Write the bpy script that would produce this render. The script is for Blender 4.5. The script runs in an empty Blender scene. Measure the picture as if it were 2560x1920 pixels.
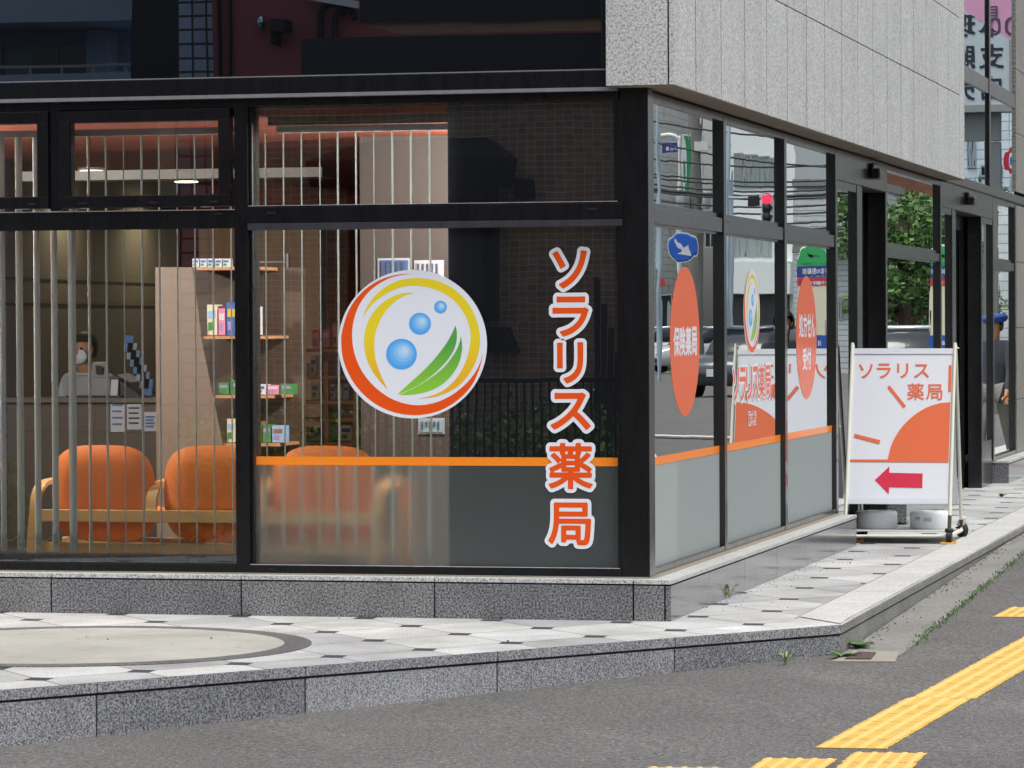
import bpy, bmesh, math, random
import numpy as np
from mathutils import Vector, Matrix
from mathutils.geometry import tessellate_polygon
random.seed(7)
C = bpy.context.scene.collection
SC = bpy.context.scene
PI = math.pi

# ------------------------------------------------------------------ camera
CAM = np.array([3.609, -18.401, 1.5])
RT = np.array([0.9721793, 0.2341853, -0.0049621])
UP = np.array([0.0012190, 0.0161253, 0.9998692])
FW = np.array([-0.2342347, 0.9720582, -0.0153912])
FPX = 9223.1
cam = bpy.data.cameras.new('camera'); camo = bpy.data.objects.new('camera', cam); C.objects.link(camo)
m = Matrix.Identity(4)
for i in range(3):
    m[i][0] = RT[i]; m[i][1] = UP[i]; m[i][2] = -FW[i]; m[i][3] = CAM[i]
camo.matrix_world = m
cam.sensor_width = 36; cam.lens = FPX / 2560 * 36; cam.clip_start = 0.5; cam.clip_end = 1500
SC.camera = camo
# ------------------------------------------------------------------ world, sun
SUN_EL, SUN_AZ = math.radians(70), math.radians(130)      # azimuth from +Y towards +X
w = bpy.data.worlds.new("World"); SC.world = w; w.use_nodes = True
nt = w.node_tree; nt.nodes.clear()
sky = nt.nodes.new('ShaderNodeTexSky'); sky.sky_type = 'NISHITA'; sky.sun_disc = False
sky.sun_elevation = SUN_EL; sky.sun_rotation = SUN_AZ; sky.dust_density = 4.0; sky.air_density = 1.0
hs = nt.nodes.new('ShaderNodeHueSaturation'); hs.inputs['Saturation'].default_value = 0.35
bg = nt.nodes.new('ShaderNodeBackground'); bg.inputs['Strength'].default_value = 0.15
wo = nt.nodes.new('ShaderNodeOutputWorld')
nt.links.new(sky.outputs[0], hs.inputs['Color']); nt.links.new(hs.outputs[0], bg.inputs[0]); nt.links.new(bg.outputs[0], wo.inputs[0])
sl = bpy.data.lights.new('sun', 'SUN'); sl.energy = 1.1; sl.angle = math.radians(28); sl.color = (1, .97, .92)
so = bpy.data.objects.new('sun', sl); C.objects.link(so)
sd = Vector((math.sin(SUN_AZ) * math.cos(SUN_EL), math.cos(SUN_AZ) * math.cos(SUN_EL), math.sin(SUN_EL)))
so.rotation_euler = sd.to_track_quat('Z', 'Y').to_euler()
SC.view_settings.view_transform = 'Standard'; SC.view_settings.look = 'None'
SC.view_settings.exposure = 0.68; SC.view_settings.gamma = 1
SC.render.engine = 'CYCLES'
cy = SC.cycles
cy.max_bounces = 12; cy.transparent_max_bounces = 24; cy.glossy_bounces = 6; cy.transmission_bounces = 8; cy.diffuse_bounces = 4
cy.use_denoising = True; cy.sample_clamp_indirect = 6; cy.caustics_reflective = False

# ------------------------------------------------------------------ survey helpers: a bearing of the survey photo meets a real plane
def ray(px, py):
    return RT * (px - 1280) + UP * (960 - py) + FW * FPX
def U(px, py, ax, val):
    d = ray(px, py); t = (val - CAM[ax]) / d[ax]; return CAM + d * t
XG, YG = -.168, .16
def MR(px, py, Y0):          # where a thing mirrored in the side glass really stands
    d = ray(px, py); t = (Y0 - CAM[1]) / d[1]
    return np.array([2 * XG - CAM[0] - d[0] * t, Y0, CAM[2] + d[2] * t])
def ML(px, py, Y0):          # the same for the front glass
    d = ray(px, py); y0 = 2 * YG - CAM[1]; t = (Y0 - y0) / (-d[1])
    return np.array([CAM[0] + d[0] * t, Y0, CAM[2] + d[2] * t])
def gz(x, y):                # lie of the road
    yy = min(y, 8.0)
    return -.147 + .0153 * (max(-14, min(x, 3)) - .884) + .012 * max(yy, -30) + (.0004 * (y - 8) if y > 8 else 0)
def G(px, py):
    d = ray(px, py); a = -.147 - .0153 * .884
    t = (a + .0153 * CAM[0] + .012 * CAM[1] - CAM[2]) / (d[2] - .0153 * d[0] - .012 * d[1]); return CAM + d * t

# ------------------------------------------------------------------ materials
def lin(h):
    h = h.lstrip('#'); c = [int(h[i:i + 2], 16) / 255 for i in (0, 2, 4)]
    return tuple(x / 12.92 if x <= .04045 else ((x + .055) / 1.055) ** 2.4 for x in c) + (1,)
def col(c):
    return lin(c) if isinstance(c, str) else (c if len(c) == 4 else tuple(c) + (1,))
class NT:
    def __init__(s, name):
        s.m = bpy.data.materials.new(name); s.m.use_nodes = True; s.t = s.m.node_tree; s.t.nodes.clear()
        s.out = s.n('ShaderNodeOutputMaterial')
    def n(s, typ, **kw):
        x = s.t.nodes.new(typ)
        for k, v in kw.items():
            if k in x.inputs.keys(): s.set(x.inputs[k], v)
            else: setattr(x, k, v)
        return x
    def set(s, inp, v):
        if isinstance(v, bpy.types.NodeSocket): s.t.links.new(v, inp)
        elif isinstance(v, bpy.types.Node): s.t.links.new(v.outputs[0], inp)
        else: inp.default_value = v
    def math(s, op, a, b=0, c=0):
        x = s.t.nodes.new('ShaderNodeMath'); x.operation = op
        for i, v in enumerate((a, b, c)): s.set(x.inputs[i], v)
        return x.outputs[0]
    def mix(s, f, a, b):
        x = s.t.nodes.new('ShaderNodeMix'); x.data_type = 'RGBA'
        s.set(x.inputs[0], f); s.set(x.inputs[6], a); s.set(x.inputs[7], b); return x.outputs[2]
    def ramp(s, f, stops):
        x = s.t.nodes.new('ShaderNodeValToRGB'); e = x.color_ramp.elements
        while len(e) < len(stops): e.new(.5)
        for i, (p, c) in enumerate(stops): e[i].position = p; e[i].color = col(c)
        s.set(x.inputs[0], f); return x.outputs[0]
    def noise(s, scale, detail=2, rough=.5, vec=None, out=0):
        x = s.t.nodes.new('ShaderNodeTexNoise'); x.inputs['Scale'].default_value = scale
        x.inputs['Detail'].default_value = detail; x.inputs['Roughness'].default_value = rough
        s.set(x.inputs['Vector'], vec if vec is not None else s.pos()); return x.outputs[out]
    def pos(s):
        return s.n('ShaderNodeNewGeometry').outputs['Position']
    def bump(s, h, strength=.3, dist=.01):
        x = s.t.nodes.new('ShaderNodeBump'); x.inputs['Strength'].default_value = strength
        x.inputs['Distance'].default_value = dist; s.set(x.inputs['Height'], h); return x.outputs[0]
    def pr(s, **kw):
        x = s.n('ShaderNodeBsdfPrincipled')
        for k, v in kw.items(): s.set(x.inputs[k.replace('_', ' ')], v)
        s.t.links.new(x.outputs[0], s.out.inputs[0]); return x
    def surf(s, sh):
        s.t.links.new(sh if isinstance(sh, bpy.types.NodeSocket) else sh.outputs[0], s.out.inputs[0])
MATS = {}
def P(name, c, rough=.5, metal=0, var=.06, vscale=6, **kw):
    if name in MATS: return MATS[name]
    t = NT(name); c = col(c)
    n = t.noise(vscale, 4, .6)
    a = tuple(min(1, x * (1 + var)) for x in c[:3]) + (1,); b = tuple(x * (1 - var) for x in c[:3]) + (1,)
    t.pr(Base_Color=t.mix(n, b, a), Roughness=rough, Metallic=metal, **kw)
    MATS[name] = t.m; return t.m
def speckle(name, dark, mid, light, scale, rough=.5, stain=.25, bump=.0, spread=.09, center=.5, streak=0):
    t = NT(name); n = t.noise(scale, 2.5, .65)
    c = t.ramp(n, [(center - spread * 1.6, dark), (center - spread * .3, mid), (center + spread * 1.3, light)])
    big = t.ramp(t.noise(2.2, 4, .6), [(.3, (1 - stain,) * 3), (.7, (1, 1, 1))])
    x = t.n('ShaderNodeMix', data_type='RGBA', blend_type='MULTIPLY'); x.inputs[0].default_value = 1
    t.set(x.inputs[6], c); t.set(x.inputs[7], big)
    if streak:
        mp = t.n('ShaderNodeMapping'); mp.inputs['Scale'].default_value = (2.2, 2.2, .12); t.set(mp.inputs[0], t.pos())
        y_ = t.n('ShaderNodeMix', data_type='RGBA', blend_type='MULTIPLY'); y_.inputs[0].default_value = 1
        t.set(y_.inputs[6], x.outputs[2]); t.set(y_.inputs[7], t.ramp(t.noise(1.6, 5, .65, mp.outputs[0]), [(.36, (1 - streak, 1 - streak, 1 - streak * 1.1)), (.56, (1, 1, 1))])); x = y_
    kw = dict(Base_Color=x.outputs[2], Roughness=rough)
    if bump: kw['Normal'] = t.bump(n, bump, .003)
    t.pr(**kw); MATS[name] = t.m; return t.m
fascia_m = speckle('fascia_granite', '#87898a', '#bdbebc', '#d9d9d5', 80, .6, .12, .15, streak=.10)
base_m = speckle('polished_granite', '#333338', '#66666a', '#98979a', 100, .12, .3)
kerb_m = speckle('kerb_granite', '#424347', '#7c7e82', '#b4b5b7', 122, .6, .3, .3)
kerb2_m = speckle('kerb_granite_pale', '#55575b', '#8b8d91', '#bcbdbf', 125, .6, .25, .3)
kerb3_m = speckle('kerb_granite_dark', '#3a3b3f', '#707277', '#a9abae', 112, .6, .4, .3)
base2_m = speckle('polished_granite_pale', '#3b3b3f', '#717174', '#a09f9f', 100, .12, .35)
cap_m = speckle('cap_granite', '#6d6e70', '#b0b0ae', '#d8d8d4', 110, .45, .12)
def paving():
    t = NT('paving_granite'); sep = t.n('ShaderNodeSeparateXYZ'); t.set(sep.inputs[0], t.pos())
    a = (.365, -.438); c = (.315, .425); det = a[0] * c[1] - a[1] * c[0]
    dx = t.math('SUBTRACT', sep.outputs[0], -1.233); dy = t.math('SUBTRACT', sep.outputs[1], -.503)
    u = t.math('ADD', t.math('MULTIPLY', dx, c[1] / det), t.math('MULTIPLY', dy, -c[0] / det))
    v = t.math('ADD', t.math('MULTIPLY', dx, -a[1] / det), t.math('MULTIPLY', dy, a[0] / det))
    ur = t.math('ROUND', u); vr = t.math('ROUND', v)
    fu = t.math('ABSOLUTE', t.math('SUBTRACT', u, ur)); fv = t.math('ABSOLUTE', t.math('SUBTRACT', v, vr))
    border = t.math('LESS_THAN', sep.outputs[0], .60)        # the edging stones carry no dots
    dot = t.math('MULTIPLY', t.math('LESS_THAN', t.math('ADD', fu, fv), .158), border)
    joint = t.math('MULTIPLY', t.math('LESS_THAN', t.math('MINIMUM', fu, fv), .0085), border)
    fl = t.n('ShaderNodeCombineXYZ'); t.set(fl.inputs[0], t.math('FLOOR', u)); t.set(fl.inputs[1], t.math('FLOOR', v))
    wn = t.n('ShaderNodeTexWhiteNoise', noise_dimensions='2D'); t.set(wn.inputs['Vector'], fl)
    n = t.noise(110, 2.5, .65)
    g = t.ramp(n, [(.36, '#9b9da0'), (.5, '#bdbfc0'), (.62, '#d6d7d7')])
    warm = t.ramp(wn.outputs[0], [(0, (.66, .67, .69)), (.45, (.88, .88, .86)), (.75, (.97, .96, .92)), (1, (1, 1, 1))])
    st = t.ramp(t.noise(1.7, 5, .65), [(.32, (.66, .65, .61)), (.6, (1, 1, 1))])
    def mul(p, q):
        x = t.n('ShaderNodeMix', data_type='RGBA', blend_type='MULTIPLY'); x.inputs[0].default_value = 1
        t.set(x.inputs[6], p); t.set(x.inputs[7], q); return x.outputs[2]
    g = mul(mul(g, warm), st)
    g = t.mix(joint, g, col('#54534f'))
    g = t.mix(dot, g, t.ramp(n, [(.38, '#26262a'), (.62, '#47474b')]))
    t.pr(Base_Color=g, Roughness=t.ramp(n, [(.3, (.5,) * 3), (.7, (.7,) * 3)]), Normal=t.bump(n, .12, .002))
    return t.m
paving_m = paving()
def asphalt(name, c0, c1, fleck):
    t = NT(name); n = t.noise(48, 5, .85); n2 = t.noise(1.1, 5, .6); n3 = t.noise(105, 1, .5)
    c = t.ramp(n, [(.36, c0), (.5, tuple((a + b_) / 2 for a, b_ in zip(col(c0), col(c1)))), (.62, c1)])
    c = t.mix(t.ramp(n3, [(.70, (0, 0, 0)), (.735, (1, 1, 1))]), c, col(fleck))
    x = t.n('ShaderNodeMix', data_type='RGBA', blend_type='MULTIPLY'); x.inputs[0].default_value = 1
    t.set(x.inputs[6], c); t.set(x.inputs[7], t.ramp(n2, [(.3, (.74, .74, .74)), (.7, (1.0, 1.0, 1.0))]))
    t.pr(Base_Color=x.outputs[2], Roughness=.85, Normal=t.bump(n, .8, .008)); return t.m
asphalt_m = asphalt('asphalt', '#29292a', '#7d7a78', '#cbc9c2')
gutter_m = asphalt('gutter_concrete', '#6f6e6a', '#969590', '#b5b3ab')
def yellow():
    t = NT('tactile_yellow'); n = t.noise(9, 5, .7); n2 = t.noise(60, 2, .5)
    c = t.ramp(n, [(.25, '#a2833c'), (.45, '#c09a42'), (.7, '#cda74e')])
    c = t.mix(t.ramp(n2, [(.72, (0, 0, 0)), (.78, (1, 1, 1))]), c, col('#9b8350'))
    t.pr(Base_Color=c, Roughness=.7); return t.m
yellow_m = yellow()
bar_m = P('tactile_worn_bar', '#d2b068', .7, var=.12, vscale=25)
def steel(name, c, rough, spec=.5, dust=.5):
    t = NT(name); sc = t.n('ShaderNodeMapping'); sc.inputs['Scale'].default_value = (6, 6, 1.2); t.set(sc.inputs[0], t.pos())
    n = t.noise(3, 5, .7, sc.outputs[0]); b = col(c)
    a = tuple(min(1, x * (1 + dust) + .0008) for x in b[:3]) + (1,)
    t.pr(Base_Color=t.mix(t.ramp(n, [(.4, (0, 0, 0)), (.75, (1, 1, 1))]), b, a), Roughness=t.ramp(n, [(.3, (rough,) * 3), (.8, (rough + .12,) * 3)]), Specular_IOR_Level=spec)
    MATS[name] = t.m; return t.m
black_m = steel('black_steel', '#0b0b0f', .24, .4, .12)
grey_m = steel('side_steel', '#131313', .14, .9, .2)
ledge_m = steel('ledge_steel', '#77757a', .45, .5, .2)
dark_m = P('matt_black', '#0c0c0f', .6)
joint_m = P('mortar_and_joint_shade', '#232427', .8)
mortar_m = P('mortar', '#8d8777', .85)
def glass(name, tint=(.93, .96, .95), wav=.00035, gain=1.0, add=0.0):
    t = NT(name)
    nm = t.bump(t.noise(1.6, 2, .5), 1.0, wav)
    fr = t.n('ShaderNodeFresnel'); fr.inputs[0].default_value = 1.5
    F = fr.outputs[0]
    R = t.math('DIVIDE', t.math('MULTIPLY', F, 2), t.math('ADD', F, 1))
    R = t.math('MINIMUM', t.math('ADD', t.math('MULTIPLY', R, gain), add), 1)
    tr = t.n('ShaderNodeBsdfTransparent', Color=tint + (1,)); gl = t.n('ShaderNodeBsdfGlossy', Roughness=0.0, Normal=nm)
    gl.inputs['Color'].default_value = (.97, 1, .99, 1)
    mx = t.n('ShaderNodeMixShader'); t.set(mx.inputs[0], R); t.set(mx.inputs[1], tr); t.set(mx.inputs[2], gl)
    t.surf(mx); MATS[name] = t.m; return t.m
glass_m = glass('window_glass', wav=.0003, gain=1.35)
glass_side_m = glass('side_glass', tint=(.80, .86, .84), wav=.00035, gain=1.45)
def dark_glass(name, add, wav):
    t = NT(name); nm = t.bump(t.noise(1.1, 2, .5), 1.0, wav)
    fr = t.n('ShaderNodeFresnel'); fr.inputs[0].default_value = 1.5
    F = fr.outputs[0]; R = t.math('MINIMUM', t.math('ADD', t.math('MULTIPLY', F, 1.35), add), 1)
    df = t.n('ShaderNodeBsdfDiffuse', Color=(.004, .0045, .006, 1)); gl = t.n('ShaderNodeBsdfGlossy', Roughness=0.0, Normal=nm)
    gl.inputs['Color'].default_value = (.80, .92, 1, 1)
    mx = t.n('ShaderNodeMixShader'); t.set(mx.inputs[0], R); t.set(mx.inputs[1], df); t.set(mx.inputs[2], gl)
    t.surf(mx); return t.m
dglass_m = dark_glass('tinted_glass', .20, .0003)
dglass_side_m = dark_glass('tinted_side_glass', .25, .0005)
def film():
    t = NT('frosted_film')
    rf = t.n('ShaderNodeBsdfRefraction', Roughness=.50, IOR=1.16, Color=(.96, .98, .97, 1))
    df = t.n('ShaderNodeBsdfDiffuse', Color=col('#b7c0be')); tl = t.n('ShaderNodeBsdfTranslucent', Color=col('#aab4b0'))
    m0 = t.n('ShaderNodeMixShader'); m0.inputs[0].default_value = .35; t.set(m0.inputs[1], df); t.set(m0.inputs[2], tl)
    lw = t.n('ShaderNodeLayerWeight'); lw.inputs[0].default_value = .5
    f = t.ramp(lw.outputs['Facing'], [(.08, (.14,) * 3), (.85, (.97,) * 3)])
    mx = t.n('ShaderNodeMixShader'); t.set(mx.inputs[0], f); t.set(mx.inputs[1], rf); t.set(mx.inputs[2], m0)
    t.surf(mx); return t.m
film_m = film()
def sticker(name, c, rough=.25):
    return P(name, c, rough, var=.02, Specular_IOR_Level=.18)
st_white = sticker('sticker_white', '#e4e7ee'); st_red = sticker('sticker_red', '#e8561e'); st_orange = sticker('sticker_orange', '#f58a2a')
st_oval = sticker('sticker_oval', '#e8622f')
def grad(name, c0, c1, a, b_):
    t = NT(name); sp = t.n('ShaderNodeSeparateXYZ'); t.set(sp.inputs[0], t.n('ShaderNodeTexCoord').outputs['Generated'])
    t.pr(Base_Color=t.ramp(sp.outputs[2], [(a, c0), (b_, c1)]), Roughness=.25); return t.m
st_y1 = grad('sticker_yellow', '#eeb02c', '#ecd42c', .22, .55); st_g1 = grad('sticker_green', '#90ce3c', '#56a64c', .17, .5)
BL = [sticker('sticker_blue_%s' % k, c) for k, c in (('deep', '#55a8f2'), ('mid', '#6bb4f4'), ('soft', '#86c2f5'), ('pale', '#a4d0f5'), ('light', '#bcdcf6'))]

# ------------------------------------------------------------------ mesh builder
class MB:
    def __init__(s): s.v = []; s.f = []; s.mi = []; s.sm = []
    def add(s, vs, fs, mi=0, smooth=False):
        o = len(s.v); s.v += [tuple(map(float, v)) for v in vs]
        for f in fs: s.f.append(tuple(i + o for i in f)); s.mi.append(mi); s.sm.append(smooth)
        return s
    def box(s, x0, x1, y0, y1, z0, z1, mi=0):
        vs = [(x, y, z) for z in (z0, z1) for y in (y0, y1) for x in (x0, x1)]
        return s.add(vs, [(0, 2, 3, 1), (4, 5, 7, 6), (0, 1, 5, 4), (2, 6, 7, 3), (0, 4, 6, 2), (1, 3, 7, 5)], mi)
    def obox(s, c, ax, ay, az, hx, hy, hz, mi=0):
        c = np.array(c, float); X = np.array(ax, float) * hx; Y = np.array(ay, float) * hy; Z = np.array(az, float) * hz
        vs = [c + i * X + j * Y + k * Z for k in (-1, 1) for j in (-1, 1) for i in (-1, 1)]
        return s.add(vs, [(0, 2, 3, 1), (4, 5, 7, 6), (0, 1, 5, 4), (2, 6, 7, 3), (0, 4, 6, 2), (1, 3, 7, 5)], mi)
    def quad(s, a, b, c, d, mi=0): return s.add([a, b, c, d], [(0, 1, 2, 3)], mi)
    def poly(s, pts, mi=0):
        tr = tessellate_polygon([[Vector(p) for p in pts]])
        return s.add(pts, [tuple(t) for t in tr], mi)
    def prism(s, pts, off, mi=0):
        n = len(pts); pts = [np.array(p, float) for p in pts]; off = np.array(off, float)
        tr = tessellate_polygon([[Vector(p) for p in pts]])
        fs = [tuple(t) for t in tr] + [tuple(i + n for i in reversed(t)) for t in tr]
        fs += [(i, (i + 1) % n, (i + 1) % n + n, i + n) for i in range(n)]
        return s.add(pts + [p + off for p in pts], fs, mi)
    def tube(s, pts, r, seg=8, mi=0, smooth=True, cap=True, squash=None):
        pts = [np.array(p, float) for p in pts]; n = len(pts)
        rr = r if isinstance(r, (list, tuple)) else [r] * n
        vs = []; prev = None
        for i, p in enumerate(pts):
            d = pts[min(i + 1, n - 1)] - pts[max(i - 1, 0)]; d = d / (np.linalg.norm(d) + 1e-9)
            if prev is None:
                a = np.array([0, 0, 1.]) if abs(d[2]) < .9 else np.array([1., 0, 0])
                u = np.cross(d, a); u /= np.linalg.norm(u)
            else:
                u = prev - d * (prev @ d); u /= (np.linalg.norm(u) + 1e-9)
            prev = u; v = np.cross(d, u)
            for k in range(seg):
                a = 2 * PI * k / seg; vs.append(p + rr[i] * (math.cos(a) * u + math.sin(a) * v * (squash or 1)))
        fs = []
        for i in range(n - 1):
            for k in range(seg):
                fs.append((i * seg + k, i * seg + (k + 1) % seg, (i + 1) * seg + (k + 1) % seg, (i + 1) * seg + k))
        s.add(vs, fs, mi, smooth)
        if cap: s.add(vs[:seg], [tuple(reversed(range(seg)))], mi); s.add(vs[-seg:], [tuple(range(seg))], mi)
        return s
    def lathe(s, c, prof, seg=32, mi=0, axis='z', smooth=True):
        vs = []
        for (r, h) in prof:
            for k in range(seg):
                a = 2 * PI * k / seg; x, y = r * math.cos(a), r * math.sin(a)
                vs.append({'z': (c[0] + x, c[1] + y, c[2] + h), 'y': (c[0] + x, c[1] + h, c[2] + y), 'x': (c[0] + h, c[1] + x, c[2] + y)}[axis])
        fs = [(i * seg + k, i * seg + (k + 1) % seg, (i + 1) * seg + (k + 1) % seg, (i + 1) * seg + k) for i in range(len(prof) - 1) for k in range(seg)]
        s.add(vs, fs, mi, smooth); s.add(vs[:seg], [tuple(reversed(range(seg)))], mi); s.add(vs[-seg:], [tuple(range(seg))], mi); return s
    def ball(s, c, rx, ry, rz, seg=16, rings=10, mi=0, jit=0, rnd=None):
        vs = []; fs = []
        for i in range(rings + 1):
            th = PI * i / rings
            for k in range(seg):
                a = 2 * PI * k / seg; j = 1 + (rnd.uniform(-jit, jit) if jit else 0)
                vs.append((c[0] + rx * j * math.sin(th) * math.cos(a), c[1] + ry * j * math.sin(th) * math.sin(a), c[2] + rz * j * math.cos(th)))
        for i in range(rings):
            for k in range(seg): fs.append((i * seg + k, (i + 1) * seg + k, (i + 1) * seg + (k + 1) % seg, i * seg + (k + 1) % seg))
        return s.add(vs, fs, mi, True)
    def build(s, name, mats, parent=None, bevel=0, fix=True, **tags):
        me = bpy.data.meshes.new(name); me.from_pydata(s.v, [], s.f)
        for mt in (mats if isinstance(mats, (list, tuple)) else [mats]): me.materials.append(mt)
        me.polygons.foreach_set('material_index', s.mi); me.polygons.foreach_set('use_smooth', s.sm)
        if fix:
            b = bmesh.new(); b.from_mesh(me); bmesh.ops.recalc_face_normals(b, faces=b.faces); b.to_mesh(me); b.free()
        me.update()
        o = bpy.data.objects.new(name, me); C.objects.link(o)
        if parent: o.parent = parent; o.matrix_parent_inverse = Matrix.Translation(-Vector(parent.location)) if parent.type == 'EMPTY' else Matrix.Identity(4)
        if bevel:
            bv = o.modifiers.new('bevel', 'BEVEL'); bv.width = bevel; bv.segments = 2; bv.limit_method = 'ANGLE'
        for k, v in tags.items(): o[k] = v
        return o
def thing(name, label, cat, loc=(0, 0, 0), group=None):
    """Empty at the thing's base; parts are built in world coordinates and hung under it."""
    o = bpy.data.objects.new(name, None); C.objects.link(o); o.location = loc
    o.empty_display_size = .1; o['label'] = label; o['category'] = cat
    if group: o['group'] = group
    return o
def tagt(o, label, cat, group=None):
    o['label'] = label; o['category'] = cat
    if group: o['group'] = group
    return o
def copy_thing(o, loc, rz=0, label=None):
    def cp(a, par):
        c = a.copy(); C.objects.link(c)
        if par: c.parent = par; c.matrix_parent_inverse = a.matrix_parent_inverse.copy()
        for ch in [x for x in C.objects if x.parent == a]: cp(ch, c)
        return c
    r = cp(o, None); r.location = loc; r.rotation_euler = (0, 0, rz)
    if label: r['label'] = label
    return r

# ------------------------------------------------------------------ lettering (glyphs of Blender's own font, thickened through a distance field)
_gl = {}
def glyph(ch):
    if ch in _gl: return _gl[ch]
    cu = bpy.data.curves.new('tmp_text', 'FONT'); cu.body = ch; cu.resolution_u = 6
    o = bpy.data.objects.new('tmp_text', cu); C.objects.link(o); bpy.context.view_layer.update()
    me = bpy.data.meshes.new_from_object(o); cnt = {}
    for p in me.polygons:
        vs = list(p.vertices)
        for i in range(len(vs)):
            k = tuple(sorted((vs[i], vs[(i + 1) % len(vs)]))); cnt[k] = cnt.get(k, 0) + 1
    V = [tuple(v.co)[:2] for v in me.vertices]
    # weld duplicates
    segs = [(V[a], V[b]) for (a, b), c in cnt.items() if c == 1]
    key = {}
    for a, b in segs:
        k = tuple(sorted(((round(a[0], 4), round(a[1], 4)), (round(b[0], 4), round(b[1], 4))))); key[k] = key.get(k, 0) + 1
    segs = np.array([k for k, c in key.items() if c % 2 == 1 and k[0] != k[1]], float).reshape(-1, 2, 2)
    bpy.data.objects.remove(o); bpy.data.meshes.remove(me); bpy.data.curves.remove(cu)
    _gl[ch] = segs; return segs
_sd = {}
def sdf(ch, res):
    if (ch, res) in _sd: return _sd[(ch, res)]
    S = glyph(ch); pad = .14
    x0, y0 = S[:, :, 0].min() - pad, S[:, :, 1].min() - pad; x1, y1 = S[:, :, 0].max() + pad, S[:, :, 1].max() + pad
    h = 1.0 / res; nx = int((x1 - x0) / h) + 1; ny = int((y1 - y0) / h) + 1
    gx = x0 + h * np.arange(nx); gy = y0 + h * np.arange(ny) + 1e-5
    X, Y = np.meshgrid(gx, gy); D = np.full(X.shape, 9.); ins = np.zeros(X.shape, bool)
    for (a, b) in S:
        ab = b - a; L = ab @ ab
        t = np.clip(((X - a[0]) * ab[0] + (Y - a[1]) * ab[1]) / L, 0, 1)
        D = np.minimum(D, np.hypot(X - a[0] - t * ab[0], Y - a[1] - t * ab[1]))
        if a[1] != b[1]:
            c = ((a[1] > Y) != (b[1] > Y)) & (X < a[0] + (Y - a[1]) / (b[1] - a[1]) * (b[0] - a[0])); ins ^= c
    D[ins] *= -1; _sd[(ch, res)] = (D, gx, gy, (x0 + pad, x1 - pad, y0 + pad, y1 - pad)); return _sd[(ch, res)]
def put_glyph(mb, ch, fn, grow=0, mi=0, res=64):
    """fn maps glyph coordinates (gx, gy) to a point of space"""
    D, gx, gy, bb = sdf(ch, res); V = D - grow; h = gx[1] - gx[0]
    ny, nx = V.shape; inside = V <= 0
    full = inside[:-1, :-1] & inside[1:, :-1] & inside[:-1, 1:] & inside[1:, 1:]
    anyi = inside[:-1, :-1] | inside[1:, :-1] | inside[:-1, 1:] | inside[1:, 1:]
    for j in range(ny - 1):
        i = 0
        while i < nx - 1:
            if full[j, i]:
                k = i
                while k < nx - 1 and full[j, k]: k += 1
                mb.quad(fn(gx[i], gy[j]), fn(gx[k], gy[j]), fn(gx[k], gy[j + 1]), fn(gx[i], gy[j + 1]), mi); i = k; continue
            if anyi[j, i]:
                cs = [(i, j), (i + 1, j), (i + 1, j + 1), (i, j + 1)]; pts = []
                for q in range(4):
                    (a, b), (c, d) = cs[q], cs[(q + 1) % 4]; va, vb = V[b, a], V[d, c]
                    if va <= 0: pts.append((gx[a], gy[b]))
                    if (va <= 0) != (vb <= 0):
                        t = va / (va - vb); pts.append((gx[a] + t * (gx[c] - gx[a]), gy[b] + t * (gy[d] - gy[b])))
                if len(pts) >= 3: mb.add([fn(*p) for p in pts], [tuple(range(len(pts)))], mi)
            i += 1
def put_text(mb, s, P0, ux, uz, size, grow=0, mi=0, res=40, adv=1.0, sx=1.0):
    P0 = np.array(P0, float); ux = np.array(ux, float); uz = np.array(uz, float); x = 0.
    for ch in s:
        if ch == ' ': x += .4 * adv; continue
        put_glyph(mb, ch, lambda a, b, x=x: P0 + ux * (a * sx + x * sx) * size + uz * b * size, grow, mi, res)
        x += (adv if ord(ch) > 0x2e80 else .62 * adv)
def rect_glyph(mb, ch, P, Q, nrm, grow, mi, res=72):
    """glyph fitted between lower-left P and upper-right Q (points share a wall plane)"""
    D, gx, gy, bb = sdf(ch, res); P = np.array(P, float); Q = np.array(Q, float); nrm = np.array(nrm, float)
    hx = Q - P; hx[2] = 0
    def fn(a, b):
        p = P + hx * ((a - bb[0]) / (bb[1] - bb[0])); p[2] = P[2] + (Q[2] - P[2]) * (b - bb[2]) / (bb[3] - bb[2]); return p + nrm
    put_glyph(mb, ch, fn, grow, mi, res)
def crom(pts, n=5, closed=False):
    pts = [np.array(p, float) for p in pts]; out = []
    N = len(pts); R = range(N if closed else N - 1)
    for i in R:
        p0, p1, p2, p3 = [pts[(i + k) % N] if closed else pts[min(max(i + k, 0), N - 1)] for k in (-1, 0, 1, 2)]
        for k in range(n):
            t = k / n; out.append(.5 * ((2 * p1) + (-p0 + p2) * t + (2 * p0 - 5 * p1 + 4 * p2 - p3) * t * t + (-p0 + 3 * p1 - 3 * p2 + p3) * t ** 3))
    if not closed: out.append(pts[-1])
    return out

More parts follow.
